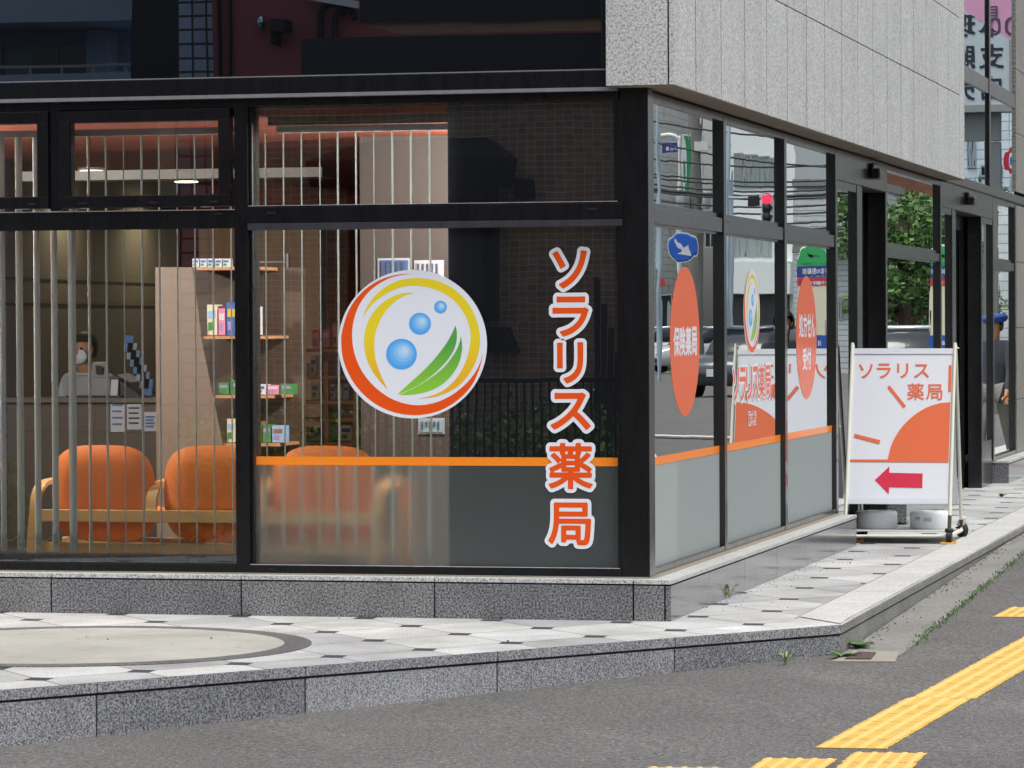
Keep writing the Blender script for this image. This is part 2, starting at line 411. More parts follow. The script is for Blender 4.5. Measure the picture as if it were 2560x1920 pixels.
# ================================================================== ground, platform
b = MB()
xs = [-220, -14, -9, -6, -3, 0, 3, 30, 220]; ys = [-220, -30, -20, -12, -6, -2, 2, 5, 8, 20, 60, 140, 400]
vs = [(x, y, gz(x, y)) for y in ys for x in xs]; nx = len(xs)
fs = [(j * nx + i, j * nx + i + 1, (j + 1) * nx + i + 1, (j + 1) * nx + i) for j in range(len(ys) - 1) for i in range(nx - 1)]
b.add(vs, fs); b.build('road', asphalt_m, kind='structure', fix=False)
K0 = (-2.83, -5.011); KL = (-6.9, -3.2); K1 = (.884, -.043); K2 = (.867, 9.3); K3 = (.84, 45)
fd = np.array([K1[0] - K0[0], K1[1] - K0[1]]); FL = np.linalg.norm(fd); fd = fd / FL; fn_ = np.array([fd[1], -fd[0]])
b = MB(); b.add([(K0[0], K0[1], 0), (K1[0], K1[1], 0), (K2[0], K2[1], 0), (K3[0], K3[1], 0), (-.3, 45, 0), (-.3, 0.05, 0), (-6.9, .05, 0), (KL[0], KL[1], 0)], [(0, 1, 5, 6, 7), (1, 2, 3, 4, 5)])
pav = b.build('paving', paving_m, kind='structure', fix=False)
# kerb: cap slabs over rough blocks with mortar joints
b = MB()
def seg_box(p, q, n, t0, t1, z0, z1a, z1b=None, mi=0, zb=None):
    """block along p->q, n outward normal, t0..t1 thickness range"""
    p = np.array(p); q = np.array(q); n = np.array(n)
    P0 = p + n * t0; P1 = q + n * t0; P2 = q + n * t1; P3 = p + n * t1; zq = zb if zb is not None else z0
    vs = [(P0[0], P0[1], z0), (P1[0], P1[1], zq), (P2[0], P2[1], zq), (P3[0], P3[1], z0)] + [(P[0], P[1], z1a) for P in (P0, P1, P2, P3)]
    b.add(vs, [(0, 3, 2, 1), (4, 5, 6, 7), (0, 1, 5, 4), (1, 2, 6, 5), (2, 3, 7, 6), (3, 0, 4, 7)], mi)
def edge(px, py):            # distance along the front kerb of a survey bearing
    q = U(px, py, 2, 0)[:2]; return float((q - np.array(K0)) @ fd)
js = [edge(243, 1706), edge(760, 1665), edge(1241, 1628), edge(1689, 1594)]
js = [js[0] - 1.0 * k for k in range(9, 0, -1) if js[0] - k > 0] + js
ends = [0] + js + [FL]
seg_box(K0, K1, fn_, -.3, -.018, -.75, -.012, mi=1)
seg_box(K1, (K3[0], K3[1]), (1, 0), -.3, -.014, -.3, -.012, mi=1)
for bi, (a, c) in enumerate(zip(ends[:-1], ends[1:])):
    p = np.array(K0) + fd * (a + .004); q = np.array(K0) + fd * (c - .004 if c < FL else c)
    seg_box(p, q, fn_, -.10, -.006, gz(*p) - .1, -.056, mi=(0, 3, 4)[(len(ends) - bi) % 3], zb=gz(*q) - .1)
    seg_box(p - fd * .002, q + (fd * .002 if c < FL else 0), fn_, -.30, 0, -.046, -.0012, mi=0)
ln_ = np.array([KL[1] - K0[1], -(KL[0] - K0[0])]); ln_ = -ln_ / np.linalg.norm(ln_)
seg_box(KL, K0, ln_, -.10, -.006, -.6, -.056, mi=4); seg_box(KL, K0, ln_, -.3, 0, -.046, -.0012, mi=0); seg_box(KL, K0, ln_, -.3, -.018, -.75, -.012, mi=1)
y = K1[1]; k = 0
while y < 40:
    L = .9; p = (K1[0] - .002 * k * .3, y + (.002 if k else -.006)); q = (p[0], y + L - .004)
    seg_box(p, q, (1, 0), -.12, -.008, -.3, -.054, mi=2)
    seg_box(p, q, (1, 0), -.12, -.001, -.044, -.0012, mi=2); y += L; k += 1
kerb_side_m = speckle('kerb_side_granite', '#53544f', '#7d7d78', '#a6a5a0', 95, .6, .35)
b.build('kerb', [kerb_m, joint_m, kerb_side_m, kerb2_m, kerb3_m], kind='structure', bevel=.003)
# edging strip on the side: plain stones (thin sheet above the paving)
b = MB(); k = 0; y = .42
edging_m = speckle('edging_granite', '#9c9d9c', '#bfbfbc', '#d4d3cf', 110, .55, .2)
while y < 40:
    b.box(.60, .858, y, y + .893, .0005, .0045); y += .9
b.box(.585, .60, .3, 40, .0003, .0022, 1)
b.add([(.60, .38, .0045), (.60, .416, .0045), (.858, .416, .0045), (.872, -.02, .0045)], [(0, 3, 2, 1)], 0)
b.build('edging_stones', [edging_m, mortar_m], kind='structure', fix=False)
# round inlay
t_ = NT('inlay_concrete'); mp_ = t_.n('ShaderNodeMapping'); mp_.inputs['Scale'].default_value = (2.5, 30, 1); mp_.inputs['Rotation'].default_value = (0, 0, .3); t_.set(mp_.inputs[0], t_.pos())
c_ = t_.ramp(t_.noise(1.4, 6, .7), [(.3, '#8b8a82'), (.55, '#a09f97'), (.75, '#aaa9a1')])
c_ = t_.mix(t_.ramp(t_.noise(2.0, 5, .75, mp_.outputs[0]), [(.60, (0, 0, 0)), (.72, (.5, .5, .5))]), c_, col('#77756c'))
c_ = t_.mix(t_.ramp(t_.noise(24, 1, .5), [(.74, (0, 0, 0)), (.77, (1, 1, 1))]), c_, col('#66645c')); t_.pr(Base_Color=c_, Roughness=.85); scratch_m = t_.m
b = MB(); cx, cy_, ro, ri = -2.50, -1.895, 1.115, .985
def ringpts(r, n=96): return [(cx + r * math.cos(2 * PI * k / n), cy_ + r * math.sin(2 * PI * k / n)) for k in range(n)]
A_, B_ = ringpts(ro), ringpts(ri)
for k in range(96):
    l = (k + 1) % 96
    b.add([(A_[k][0], A_[k][1], .004), (A_[l][0], A_[l][1], .004), (B_[l][0], B_[l][1], .004), (B_[k][0], B_[k][1], .004)], [(0, 1, 2, 3)], 0)
    b.add([(A_[k][0], A_[k][1], .0005), (A_[l][0], A_[l][1], .0005), (A_[l][0], A_[l][1], .004), (A_[k][0], A_[k][1], .004)], [(0, 1, 2, 3)], 0)
b.add([(x, y, .004) for x, y in B_], [tuple(range(96))], 1)
b.build('inlay_circle', [speckle('inlay_ring', '#3c3d3f', '#5b5c5e', '#7a7a79', 100, .6, .35), scratch_m], kind='structure', fix=False)
# gutter between kerb and asphalt
b = MB(); L = [G(2176, 1660), G(2237, 1640), G(2300, 1590), G(2400, 1506), G(2548, 1400)]
gl = [(.884, -.10)] + [(.89, y) for y in (.5, 2, 4, 8, 12)]
gr = [(1.19, -.16)] + [(1.19 - .012 * y, y) for y in (.5, 2, 4, 8, 12)]
for (a, c), (d, e) in zip(zip(gl[:-1], gl[1:]), zip(gr[:-1], gr[1:])):
    b.add([(a[0], a[1], gz(*a) + .004), (d[0], d[1], gz(*d) + .004), (e[0], e[1], gz(*e) + .004), (c[0], c[1], gz(*c) + .004)], [(0, 1, 2, 3)])
b.build('gutter', gutter_m, kind='structure', fix=False)
# white road line far up the side street (seen in the glass)
b = MB()
for i in range(3):
    y0 = 22 + i * 14; b.add([(4.1 + .02 * i, y0, gz(4, y0) + .005), (6.6, y0 + 11, gz(4, y0) + .012), (6.75, y0 + 11, gz(4, y0) + .012), (4.25, y0, gz(4, y0) + .005)], [(0, 1, 2, 3)])
b.add([(4.6, 29.6, .03), (9, 32.6, .03), (9, 33.1, .03), (4.6, 29.95, .03)], [(0, 1, 2, 3)])
b.build('road_markings', P('road_paint', '#dcdcd8', .6), kind='structure')

# ================================================================== pharmacy building
B0 = thing('pharmacy_building', 'corner pharmacy with black steel shopfront, pale granite fascia and polished granite plinth', 'building', (0, 0, 0))
# granite plinth
def plinth_front(x0, x1, joints, b):
    b.box(x0, x1 - .012, .012, .5, 0, .2, 2)
    e = [x0] + joints + [x1]
    for bi, (a, c) in enumerate(zip(e[:-1], e[1:])):
        b.box(a + .004, c - (.004 if c < x1 else 0), 0, .03, 0, .180, (0, 3)[(len(e) - bi) % 2])
b = MB(); jx = [U(px, 1500, 1, 0)[0] for px in (128, 603, 1086, 1583, 1662)]
jx = [jx[0] - .93 * k for k in range(6, 0, -1)] + jx
plinth_front(-9, 0, jx, b)
jy = [float(U(px, 1450, 0, 0)[1]) for px in (1773.8, 1862, 1941, 2013, 2078)]
b.box(-.5, -.012, .012, 6.57, 0, .2, 2)
e = [.03] + jy + [6.583]
for a, c in zip(e[:-1], e[1:]): b.box(-.03, 0, a + (.002 if a > .05 else 0), c - .003, 0, .180, 0)
b.box(-.5, -.03, 6.55, 6.583, 0, .18, 0)
# caps
e = [-9] + jx[:-1]
for a, c in zip(e[:-1], e[1:]): b.box(a + .003, c - .003, -.002, .42, .188, .2105, 1)
b.box(jx[-2] + .004, .002, -.002, .4, .188, .2105, 1)
e = [.4, jy[1], jy[2], jy[3], jy[4], 6.585]
for a, c in zip(e[:-1], e[1:]): b.box(-.5, .002, a + .002, c - .002, .188, .2105, 1)
for (y0, y1, js_) in ((9.2, 12.53, (10.1, 11.0, 11.9)), (16.63, 30, tuple(17.6 + .9 * i for i in range(13)))):
    b.box(-.5, -.012, y0 + .02, y1 - .01, 0, .2, 2); b.box(-.6, 0, y0, y0 + .028, 0, .18, 0)
    e = [y0 + .028] + list(js_) + [y1]
    for a, c in zip(e[:-1], e[1:]): b.box(-.03, 0, a + .002, c - .002, 0, .18, 0)
    b.box(-.6, .004, y0 - .003, y1, .188, .2105, 1)
b.build('granite_plinth', [base_m, cap_m, joint_m, base2_m], B0, bevel=.002)
b = MB(); b.box(-9, -.125, .085, .3, .2105, .2175); b.box(-.3, -.118, .3, 6.58, .2105, .2165); b.box(-.12, -.10, .1, 6.57, .2107, .214)
b.build('mortar_bed', mortar_m, B0)
# fascia, soffit
b = MB(); ZF = 2.727
fy = [-.0] + [.59 + .7405 * k for k in range(17)]
fz = [ZF, 3.42, 4.065, 4.71, 5.4, 6.1, 7.0]
b.box(-.31, .001, .012, 12.75, ZF + .012, 7, 1)
for z0, z1 in zip(fz[:-1], fz[1:]):
    for a, c in zip(fy[:-1], fy[1:]): b.box(.0025, .030, max(a, 0) + .008 * (a > 0), c - .008, z0 + .003 * (z0 > ZF), z1 - .004, 0)
b.box(.0025, .030, fy[-1] + .009, 12.80, ZF, 7, 0)
for c in fy[1:]: b.box(.001, .0292, c - .0075, c + .0075, ZF + .002, 7, 1)  # dark strips nearly flush in the panel joints, painted stand-in for their deep shadow
b.box(-.325, -.006, 0, .03, ZF, 7, 0)
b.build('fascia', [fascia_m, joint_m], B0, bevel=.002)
b = MB(); b.box(-.32, .012, .014, 12.78, ZF - .006, ZF + .011)
b.build('soffit', P('soffit_board', '#8d8274', .8, var=.15, vscale=1.5), B0)
b = MB(); b.box(-.30, -.03, 12.801, 12.83, 2.74, 7); b.build('fascia_end', black_m, B0)
# upper storeys behind (solid) and roof
b = MB(); b.box(-9, -.33, .33, 30, 2.80, 9); b.box(-9, -.33, .20, .33, 6.8, 9)
b.build('upper_storey', dark_m, B0)
b = MB()
b.box(-9, -.30, .05, .33, 2.725, 2.812)
b.box(-.362, -.325, .06, .2, 2.812, 6.8); b.box(-5.2, -5.14, .08, .2, 2.812, 6.8)
b.build('upper_beam', black_m, B0, bevel=.003)
b = MB(); b.box(-9, -.28, .045, .33, 2.706, 2.7245); b.build('ledge_flashing', ledge_m, B0)
b = MB(); b.box(-9, -.328, .0515, .075, 2.8125, 2.818); b.build('upper_sill', ledge_m, B0)
b = MB(); b.quad((-9, .15, 2.812), (-.362, .15, 2.812), (-.362, .15, 6.8), (-9, .15, 6.8)); b.build('upper_front_glass', dglass_m, B0, fix=False)
# ---- front steel
def frame_rect(b, x0, x1, z0, z1, t, y0, y1):
    b.box(x0, x1, y0, y1, z0, z0 + t); b.box(x0, x1, y0, y1, z1 - t, z1); b.box(x0, x0 + t, y0, y1, z0 + t, z1 - t); b.box(x1 - t, x1, y0, y1, z0 + t, z1 - t)
b = MB(); b.box(-.272, -.13, .10, .245, .2175, 2.725); b.build('corner_column', black_m, B0, bevel=.002)
corner_side_m = grey_m
b = MB(); b.box(-.1298, -.128, .1005, .2445, .2175, 2.712); b.build('column_side_plate', grey_m, B0)
for x0, x1 in ((-2.343, -2.268), (-5.62, -5.55)): b = MB(); b.box(x0, x1, .098, .25, .2175, 2.705); b.build('mullion', black_m, B0, bevel=.002)
slot_m = dark_m
def drain(b, x, z, y): b.box(x - .024, x + .024, y - .0006, y + .002, z - .0035, z + .0035, 1); b.box(x - .027, x + .027, y - .003, y + .002, z - .010, z - .0036, 0)
# bay 2 window
W2 = MB()
W2.box(-2.268, -.28, .10, .25, 2.663, 2.705); W2.box(-2.268, -.28, .104, .25, 2.04, 2.140)
W2.box(-2.268, -.262, .090, .104, 2.052, 2.134); W2.box(-2.268, -.262, .086, .2, 2.016, 2.0495, 2)
W2.box(-2.268, -.2725, .095, .25, .2175, .2585); W2.box(-2.268, -2.252, .12, .25, .2585, 2.04); W2.box(-2.268, -2.252, .12, .25, 2.14, 2.663)
W2.box(-.296, -.272, .11, .25, .2585, 2.04); W2.box(-.308, -.272, .11, .25, 2.14, 2.663)
W2.box(-2.268, -.285, .0935, .12, .2586, .2615, 3); W2.box(-2.268, -.29, .0975, .12, 2.1402, 2.1440, 3)
drain(W2, -2.14, 2.105, .090); drain(W2, -.42, 2.105, .090); drain(W2, -2.15, .236, .095)
steel_lt = steel('worn_black_steel', '#2c2b32', .4, .5); edge_m = steel('bare_steel_edge', '#8c8b92', .4, .6)
w2 = W2.build('shop_window', [black_m, dark_m, steel_lt, edge_m], B0, bevel=.0015)
w2['label'] = 'front shop window with round logo and upright lettering'
def pane_front(x0, x1, z0, z1, par): 
    b = MB(); b.quad((x0, YG, z0), (x1, YG, z0), (x1, YG, z1), (x0, YG, z1)); return b.build('pane', glass_m, par, fix=False)
pane_front(-2.252, -.296, .2585, 2.04, w2); pane_front(-2.252, -.308, 2.14, 2.663, w2)
b = MB(); b.quad((-2.252, YG - .0008, .2585), (-.296, YG - .0008, .2585), (-.296, YG - .0008, .79), (-2.252, YG - .0008, .79)); b.build('frosted_film', film_m, w2, fix=False)
zs0, zs1 = U(631, 1162, 1, YG)[2], U(631, 1141, 1, YG)[2]
b = MB(); b.box(-2.250, -.298, YG - .0022, YG - .0010, zs0, zs1); b.build('orange_stripe', st_orange, w2)
# bay 1 windows (fixed light below, two top hung sashes)
W1 = MB()
W1.box(-5.55, -2.343, .104, .25, 2.663, 2.705); W1.box(-5.55, -2.343, .104, .25, 2.03, 2.122); W1.box(-5.55, -2.3425, .094, .104, 2.026, 2.122)
W1.box(-5.55, -2.3425, .088, .11, 2.1222, 2.127, 3)
W1.box(-5.55, -2.343, .095, .25, .2175, .2585); W1.box(-5.55, -2.343, .20, .32, .2585, .30, 0); W1.box(-5.55, -2.343, .19, .2, .2585, .2615, 3)
W1.box(-3.368, -3.316, .101, .25, 2.122, 2.663); W1.box(-2.352, -2.343, .12, .25, .2585, 2.03)
drain(W1, -2.43, 2.105, .094)
w1 = W1.build('shop_window', [black_m, dark_m, steel_lt, edge_m], B0, bevel=.0015); w1['label'] = 'clear front window with vertical blind and orange chairs behind'
pane_front(-5.55, -2.352, .2585, 2.03, w1)
for (a, c, k) in ((-5.3, -3.372, 0), (-3.312, -2.362, 1)):
    S_ = MB(); frame_rect(S_, a, c, 2.143, 2.655, .060, .078, .150); frame_rect(S_, a + .05, c - .05, 2.19, 2.61, .016, .090, .150)
    for xx in (a + .13, (a + c) / 2 + .05, c - .09): drain(S_, xx, 2.168, .078)
    S_.box(a + .12, a + .17, .08, .09, 2.1385, 2.1425, 3); S_.box(c - .16, c - .11, .08, .09, 2.1385, 2.1425, 3)
    so_ = S_.build('opening_sash', [black_m, dark_m, steel_lt, edge_m], B0, bevel=.002)
    b = MB(); b.quad((a + .06, .12, 2.20), (c - .06, .12, 2.20), (c - .06, .12, 2.60), (a + .06, .12, 2.60)); b.build('pane', glass_m, so_, fix=False)
# ---- side steel
XO = -.135
for y0, y1 in ((2.306, 2.385), (4.433, 4.52), (6.576, 6.668), (9.089, 9.178), (12.472, 12.555), (16.55, 16.66), (18.60, 18.68)):
    b = MB(); b.box(-.27, XO, y0, y1, .2175 if not 6.6 < (y0 + y1) / 2 < 9.2 else .0, 2.705); b.build('mullion', grey_m, B0, bevel=.002)
def side_window(y0, y1, split=True, zt=(2.02, 2.14), lab=None):
    b = MB(); b.box(-.26, XO - .002, y0, y1, 2.665, 2.705); b.box(-.26, XO - .002, y0, y1, .2175, .250)
    b.box(-.215, XO - .001, y0, y1, .2170, .2245)
    if split:
        b.box(-.26, -.160, y0, y1, zt[0], zt[1]); b.box(-.26, -.19, y0, y0 + .004, .2175, 2.705); b.box(-.26, -.19, y1 - .004, y1, .2175, 2.705); b.box(-.26, XO - .006, y0 + .001, y1 - .001, zt[0] + .014, zt[1] - .028)
        for yy in (y0 + .07, y1 - .08): b.lathe((XO - .007, yy, zt[1] - .045), [(.006, 0), (.006, .0025)], 10, 1, 'x')
    w_ = b.build('side_window', [grey_m, dark_m], B0, bevel=.0015)
    if lab: w_['label'] = lab
    for z0, z1 in (((.250, zt[0]), (zt[1], 2.665)) if split else ((.250, 2.665),)):
        b = MB(); b.quad((XG, y0, z0), (XG, y1, z0), (XG, y1, z1), (XG, y0, z1)); b.build('pane', glass_side_m, w_, fix=False)
    return w_
sws = []
for (y0, y1, lab) in ((.245, 2.306, 'side window with orange oval reading 保険薬局'), (2.385, 4.433, 'side window with small round logo and shop name'), (4.52, 6.576, 'side window with orange oval reading 処方せん受付')):
    w_ = side_window(y0, y1, True, (2.02, 2.142), lab); sws.append(w_)
    b = MB(); b.quad((XG + .0006, y0, .25), (XG + .0006, y1, .25), (XG + .0006, y1, .79), (XG + .0006, y0, .79)); b.build('frosted_film', film_m, w_, fix=False)
    b = MB(); b.box(XG + .001, XG + .002, y0 + .003, y1 - .003, .777, .820); b.build('orange_stripe', st_orange, w_)
side_window(9.178, 12.472, True, (2.017, 2.125)); side_window(16.66, 18.60, True)
# doors
def door_bay(y0, y1, ys, yo, lab, y2=None):
    b = MB(); b.box(-.30, XO - .001, y0, y1, 2.50, 2.7075)
    b.box(-.28, XO, y0, y1, 2.4965, 2.4995, 1)
    b.box(-.26, XO, ys, yo, 0, 2.4965); b.box(-.26, XO - .01, y0, ys, .0, .10); b.box(-.26, XO - .004, y0, ys, 2.44, 2.4965)
    if y2: b.box(-.26, XO, y2 - .11, y2, 0, 2.4965); b.box(-.26, XO - .004, y2, y1, 2.44, 2.4965); b.box(-.26, XO - .01, y2, y1, .0, .42)
    d = b.build('entrance_door', [grey_m, dark_m], B0, bevel=.002); d['label'] = lab
    b = MB(); b.quad((XG, y0, .1), (XG, ys, .1), (XG, ys, 2.44), (XG, y0, 2.44)); b.build('pane', glass_side_m, d, fix=False)
    if y2: b = MB(); b.quad((XG, y2, .42), (XG, y1, .42), (XG, y1, 2.44), (XG, y2, 2.44)); b.build('pane', glass_side_m, d, fix=False)
    ye = (y2 - .11) if y2 else y1
    b = MB(); b.box(-.33, -.29, yo + .005, yo + .07, .01, 2.49); b.box(-.33, -.29, ye - .07, ye, .01, 2.49); b.box(-.33, -.29, yo + .07, ye - .07, .01, .16); b.box(-.33, -.29, yo + .07, ye - .07, 2.36, 2.49)
    b.box(-.55, -.34, ye - .012, ye + .02, 0, 2.49, 1); b.box(-.9, -.12, yo, ye, 2.492, 2.4964, 1)
    lf = b.build('sliding_leaf', [black_m, dark_m], d, bevel=.002)
    b = MB(); b.quad((-.31, yo + .07, .16), (-.31, ye - .07, .16), (-.31, ye - .07, 2.36), (-.31, yo + .07, 2.36)); b.build('leaf_pane', glass_side_m, lf, fix=False) if False else b.build('leaf_pane', glass_side_m, d, fix=False)
    b = MB(); b.tube([(-.265, yo + .12, .85), (-.265, yo + .12, 1.35)], .014, 8); b.tube([(-.265, yo + .12, .9), (-.30, yo + .12, .9)], .008, 6); b.tube([(-.265, yo + .12, 1.3), (-.30, yo + .12, 1.3)], .008, 6)
    b.build('handle', edge_m, d)
    b = MB(); yc = (yo + ye) / 2 - .1; b.box(XO, XO + .03, yc - .12, yc + .12, 2.59, 2.68); b.box(XO + .0, XO + .075, yc - .12, yc + .12, 2.565, 2.64)
    b.build('door_sensor', P('sensor_plastic', '#151519', .25), d, bevel=.012)
    return d
door_bay(6.668, 9.089, 7.60, 7.85, 'first glass entrance behind the folding sign')
door_bay(12.555, 16.55, 13.30, 13.56, 'far glass entrance with bar handle', 15.66)
# upper window strip right of the fascia
b = MB(); b.box(-.24, -.135, 12.84, 30, 2.7085, 2.80); b.box(-.24, -.125, 12.5, 30, 2.715, 2.722, 1); b.box(-.24, -.135, 12.84, 18.68, 3.66, 3.80)
b.box(-.24, -.13, 16.24, 16.36, 2.8, 7); b.build('upper_side_frame', [grey_m, dark_m], B0, bevel=.002)
for z0, z1 in ((2.80, 3.66), (3.80, 7)):
    for y0, y1 in ((12.84, 16.2), (16.36, 18.68)):
        b = MB(); b.quad((-.152, y0, z0), (-.152, y1, z0), (-.152, y1, z1), (-.152, y0, z1)); b.build('upper_side_glass', dglass_side_m, B0, fix=False)
b = MB(); b.box(-.8, -.26, 18.66, 18.7, 2.8, 7); b.build('end_return', dark_m, B0); b = MB(); b.box(-8, -.21, 12.85, 12.95, 2.8, 7); b.build('end_return', dark_m, B0)
b = MB()
yy = 18.70
while yy < 30:
    for z0, z1 in ((.215, .75), (.75, 1.47), (1.47, 2.13), (2.13, 2.70), (2.83, 3.42), (3.42, 4.06), (4.06, 7)): b.box(-.3, -.13, yy, yy + .88, z0 + .003, z1 - .003)
    yy += .89
b.build('granite_pier', [speckle('pier_granite', '#57564f', '#807e76', '#a09d94', 95, .5, .2), joint_m], B0, bevel=.002)

# interior shell
A_ = U(193, 434, 2, 2.6); B_ = U(437, 470, 2, 2.6)
dW = (B_ - A_)[:2] / np.linalg.norm((B_ - A_)[:2]); q0 = A_[:2] - dW * 6.4; q1 = A_[:2] + dW * 3.0
beige_m = P('beige_wall', '#a0967f', .85, var=.05); wall_o = P('orange_wall', '#7c2d10', .8, var=.05); ceil_m = P('orange_ceiling', '#8e3a18', .7, var=.04)
b = MB(); b.box(-9, -.25, .34, 10.5, -.02, .05); b.build('interior_floor', P('floor_vinyl', '#6e675c', .4, var=.05), B0)
b = MB(); b.box(-9, -.28, .26, 10.5, 2.62, 2.80); b.build('ceiling', ceil_m, B0)
b = MB(); b.prism([(q0[0], q0[1], .05), (q1[0], q1[1], .05), (q1[0], q1[1], 2.62), (q0[0], q0[1], 2.62)], (-.12, 0, 0))
for z in (1.84, 1.67, .98, .80, .5):
    b.add([(q0[0] + .004, q0[1], z - .008), (q1[0] + .004, q1[1], z - .008), (q1[0] + .004, q1[1], z + .008), (q0[0] + .004, q0[1], z + .008)], [(0, 1, 2, 3)], 1)
b.build('side_wall', [beige_m, P('panel_groove', '#453d30', .9)], B0)
b = MB(); b.box(-9, -.5, 9.2, 9.4, .05, 2.62); b.build('back_wall', wall_o, B0)
b = MB(); b.box(-4.8, -3.9, 6.9, 7.1, .05, 2.3); b.build('partition', P('timber_partition', '#93714f', .6, var=.1, vscale=12), B0)
b = MB(); b.box(-.62, -.55, 1.0, 9.4, .05, 2.62); b.box(-9, -.26, .26, .34, 2.715, 2.80); b.box(-1.5, -.34, 6.68, 6.74, 0, 2.62); b.box(-3, -.9, 6.74, 30, 0, 2.7)
b.build('inner_lining', dark_m, B0)
b = MB(); b.box(-1.206, -.30, .18, .21, .22, 2.70); b.build('backing_panel', P('panel_charcoal', '#2b2e3b', .7), B0)
b = MB(); b.box(-2.22, -1.206, .30, .36, 2.575, 2.70); b.build('window_pelmet', P('pelmet_dark', '#15130f', .7), B0)
b = MB(); b.box(-4.9, -2.9, 3.6, 3.9, 2.44, 2.50); b.build('ceiling_beam', P('beam_white', '#948d86', .6), B0)
em = NT('lamp_glow'); e_ = em.n('ShaderNodeEmission', Color=(1, .86, .6, 1), Strength=9.0); em.surf(e_)
for i, (x, y) in enumerate(((-5.219, 5.833), (-5.212, 7.851), (-1.1, 1.6), (-5.0, .50))):  # last two are added fill lamps, out of view, brightening blinds and bench
    b = MB(); b.lathe((x, y, 2.595), [(.085, .024), (.085, 0), (.001, -.001)], 24, 0)
    t = thing('downlight_or_fill', 'round recessed ceiling lamp glowing ' + ('nearer the front glass above the counter', 'deeper in the room, right of the first one', 'as added fill, unseen behind the charcoal panel at the corner', 'as added fill, out of view by the front glass at the far left end')[i], 'light', (x, y, 2.6), 'ceiling downlights in the waiting room')
    b.build('lamp_disc', em.m, t)
    b = MB(); b.lathe((x, y, 2.60), [(.086, .019), (.10, 0), (.10, .019)], 24, 0); b.build('rim', P('rim_white', '#cfcdc8', .4), t)
    l = bpy.data.lights.new('downlight_or_fill_lamp', 'SPOT' if i < 2 else 'POINT'); l.energy = (9, 9, 190, 230)[i]; l.color = (1, .88, .70) if i < 2 else (1, .98, .95); l.shadow_soft_size = .05
    if i < 2: l.spot_size = math.radians(150); l.spot_blend = .6
    lo = bpy.data.objects.new('downlight_or_fill_lamp', l); C.objects.link(lo); lo.parent = t; lo.location = (0, 0, -.02 if i < 2 else -.2)

# ---- round logo, drawn once and laid on a wall plane
def logo(par, c, ux, nrm, rx, rz, n=5):
    c = np.array(c, float); ux = np.array(ux, float); nrm = np.array(nrm, float)
    lay = [0]
    def T(p, k): return c + ux * ((p[0] - 1192) / 514 * rx) + np.array([0, 0, 1.]) * (-(p[1] - 941) / 514 * rz) + nrm * k
    b = MB(); mats = [st_white, st_red, st_y1, st_y1, st_g1, st_g1] + BL
    N = 72; b.poly([T((1192 + 514 * math.cos(2 * PI * i / N), 941 + 514 * math.sin(2 * PI * i / N)), 0) for i in range(N)], 0)
    def shape(o, i, mi, k=.0006, split=None):
        pts = crom(o, n)[:-1] + crom([o[-1]] + i + [o[0]], n)[:-1]
        b.poly([T(p, k) for p in pts], mi)
    shape([(1225, 452), (1080, 462), (950, 505), (840, 585), (755, 700), (705, 850), (700, 960), (722, 1080), (790, 1215), (900, 1330), (1040, 1405), (1200, 1432), (1350, 1410), (1480, 1345), (1590, 1240), (1650, 1120), (1680, 1000)],
          [(1640, 1110), (1560, 1215), (1450, 1300), (1330, 1350), (1200, 1362), (1060, 1325), (940, 1245), (850, 1140), (795, 1020), (775, 900), (785, 780), (830, 660), (910, 560), (1020, 490), (1120, 462)], 1)
    shape([(850, 750), (880, 680), (940, 600), (1030, 530), (1130, 494), (1250, 485), (1380, 510), (1490, 570), (1580, 665), (1635, 780), (1658, 900), (1645, 1010), (1600, 1120), (1520, 1220), (1420, 1280), (1330, 1308), (1230, 1318)],
          [(1330, 1295), (1420, 1250), (1500, 1170), (1560, 1060), (1592, 930), (1590, 840), (1555, 740), (1490, 650), (1400, 585), (1300, 548), (1190, 535), (1090, 555), (990, 605), (910, 670)], 2)
    shape([(1215, 585), (1120, 590), (1020, 630), (935, 705), (880, 800), (858, 910), (870, 1020), (905, 1110), (960, 1190), (1020, 1253)], [(975, 1160), (940, 1060), (928, 950), (940, 850), (980, 755), (1040, 675), (1120, 615)], 2)
    shape([(1490, 812), (1500, 870), (1490, 950), (1450, 1030), (1370, 1120), (1270, 1200), (1170, 1255), (1085, 1290)], [(1150, 1230), (1240, 1150), (1330, 1060), (1410, 960), (1460, 880)], 4)
    shape([(1527, 885), (1535, 950), (1530, 1010), (1505, 1090), (1450, 1170), (1380, 1230), (1290, 1270), (1190, 1290), (1098, 1292)], [(1200, 1245), (1310, 1180), (1410, 1100), (1480, 1010), (1515, 940)], 4)
    for (x, y, r) in ((1388, 686, 44), (1246, 800, 76), (1117, 1010, 107)):
        for q in range(5):
            f = 1 - q * .19; ox, oy = x + r * .20 * q / 4, y - r * .22 * q / 4
            b.poly([T((ox + r * f * math.cos(2 * PI * i / 32), oy + r * f * math.sin(2 * PI * i / 32)), .0006 + .0003 * q) for i in range(32)], 6 + q)
    return b.build('logo_sticker', mats, par, fix=False)
lc = U(1030.8, 860.4, 1, YG - .004)
logo(w2, lc, (1, 0, 0), (0, -1, 0), .401, .387)
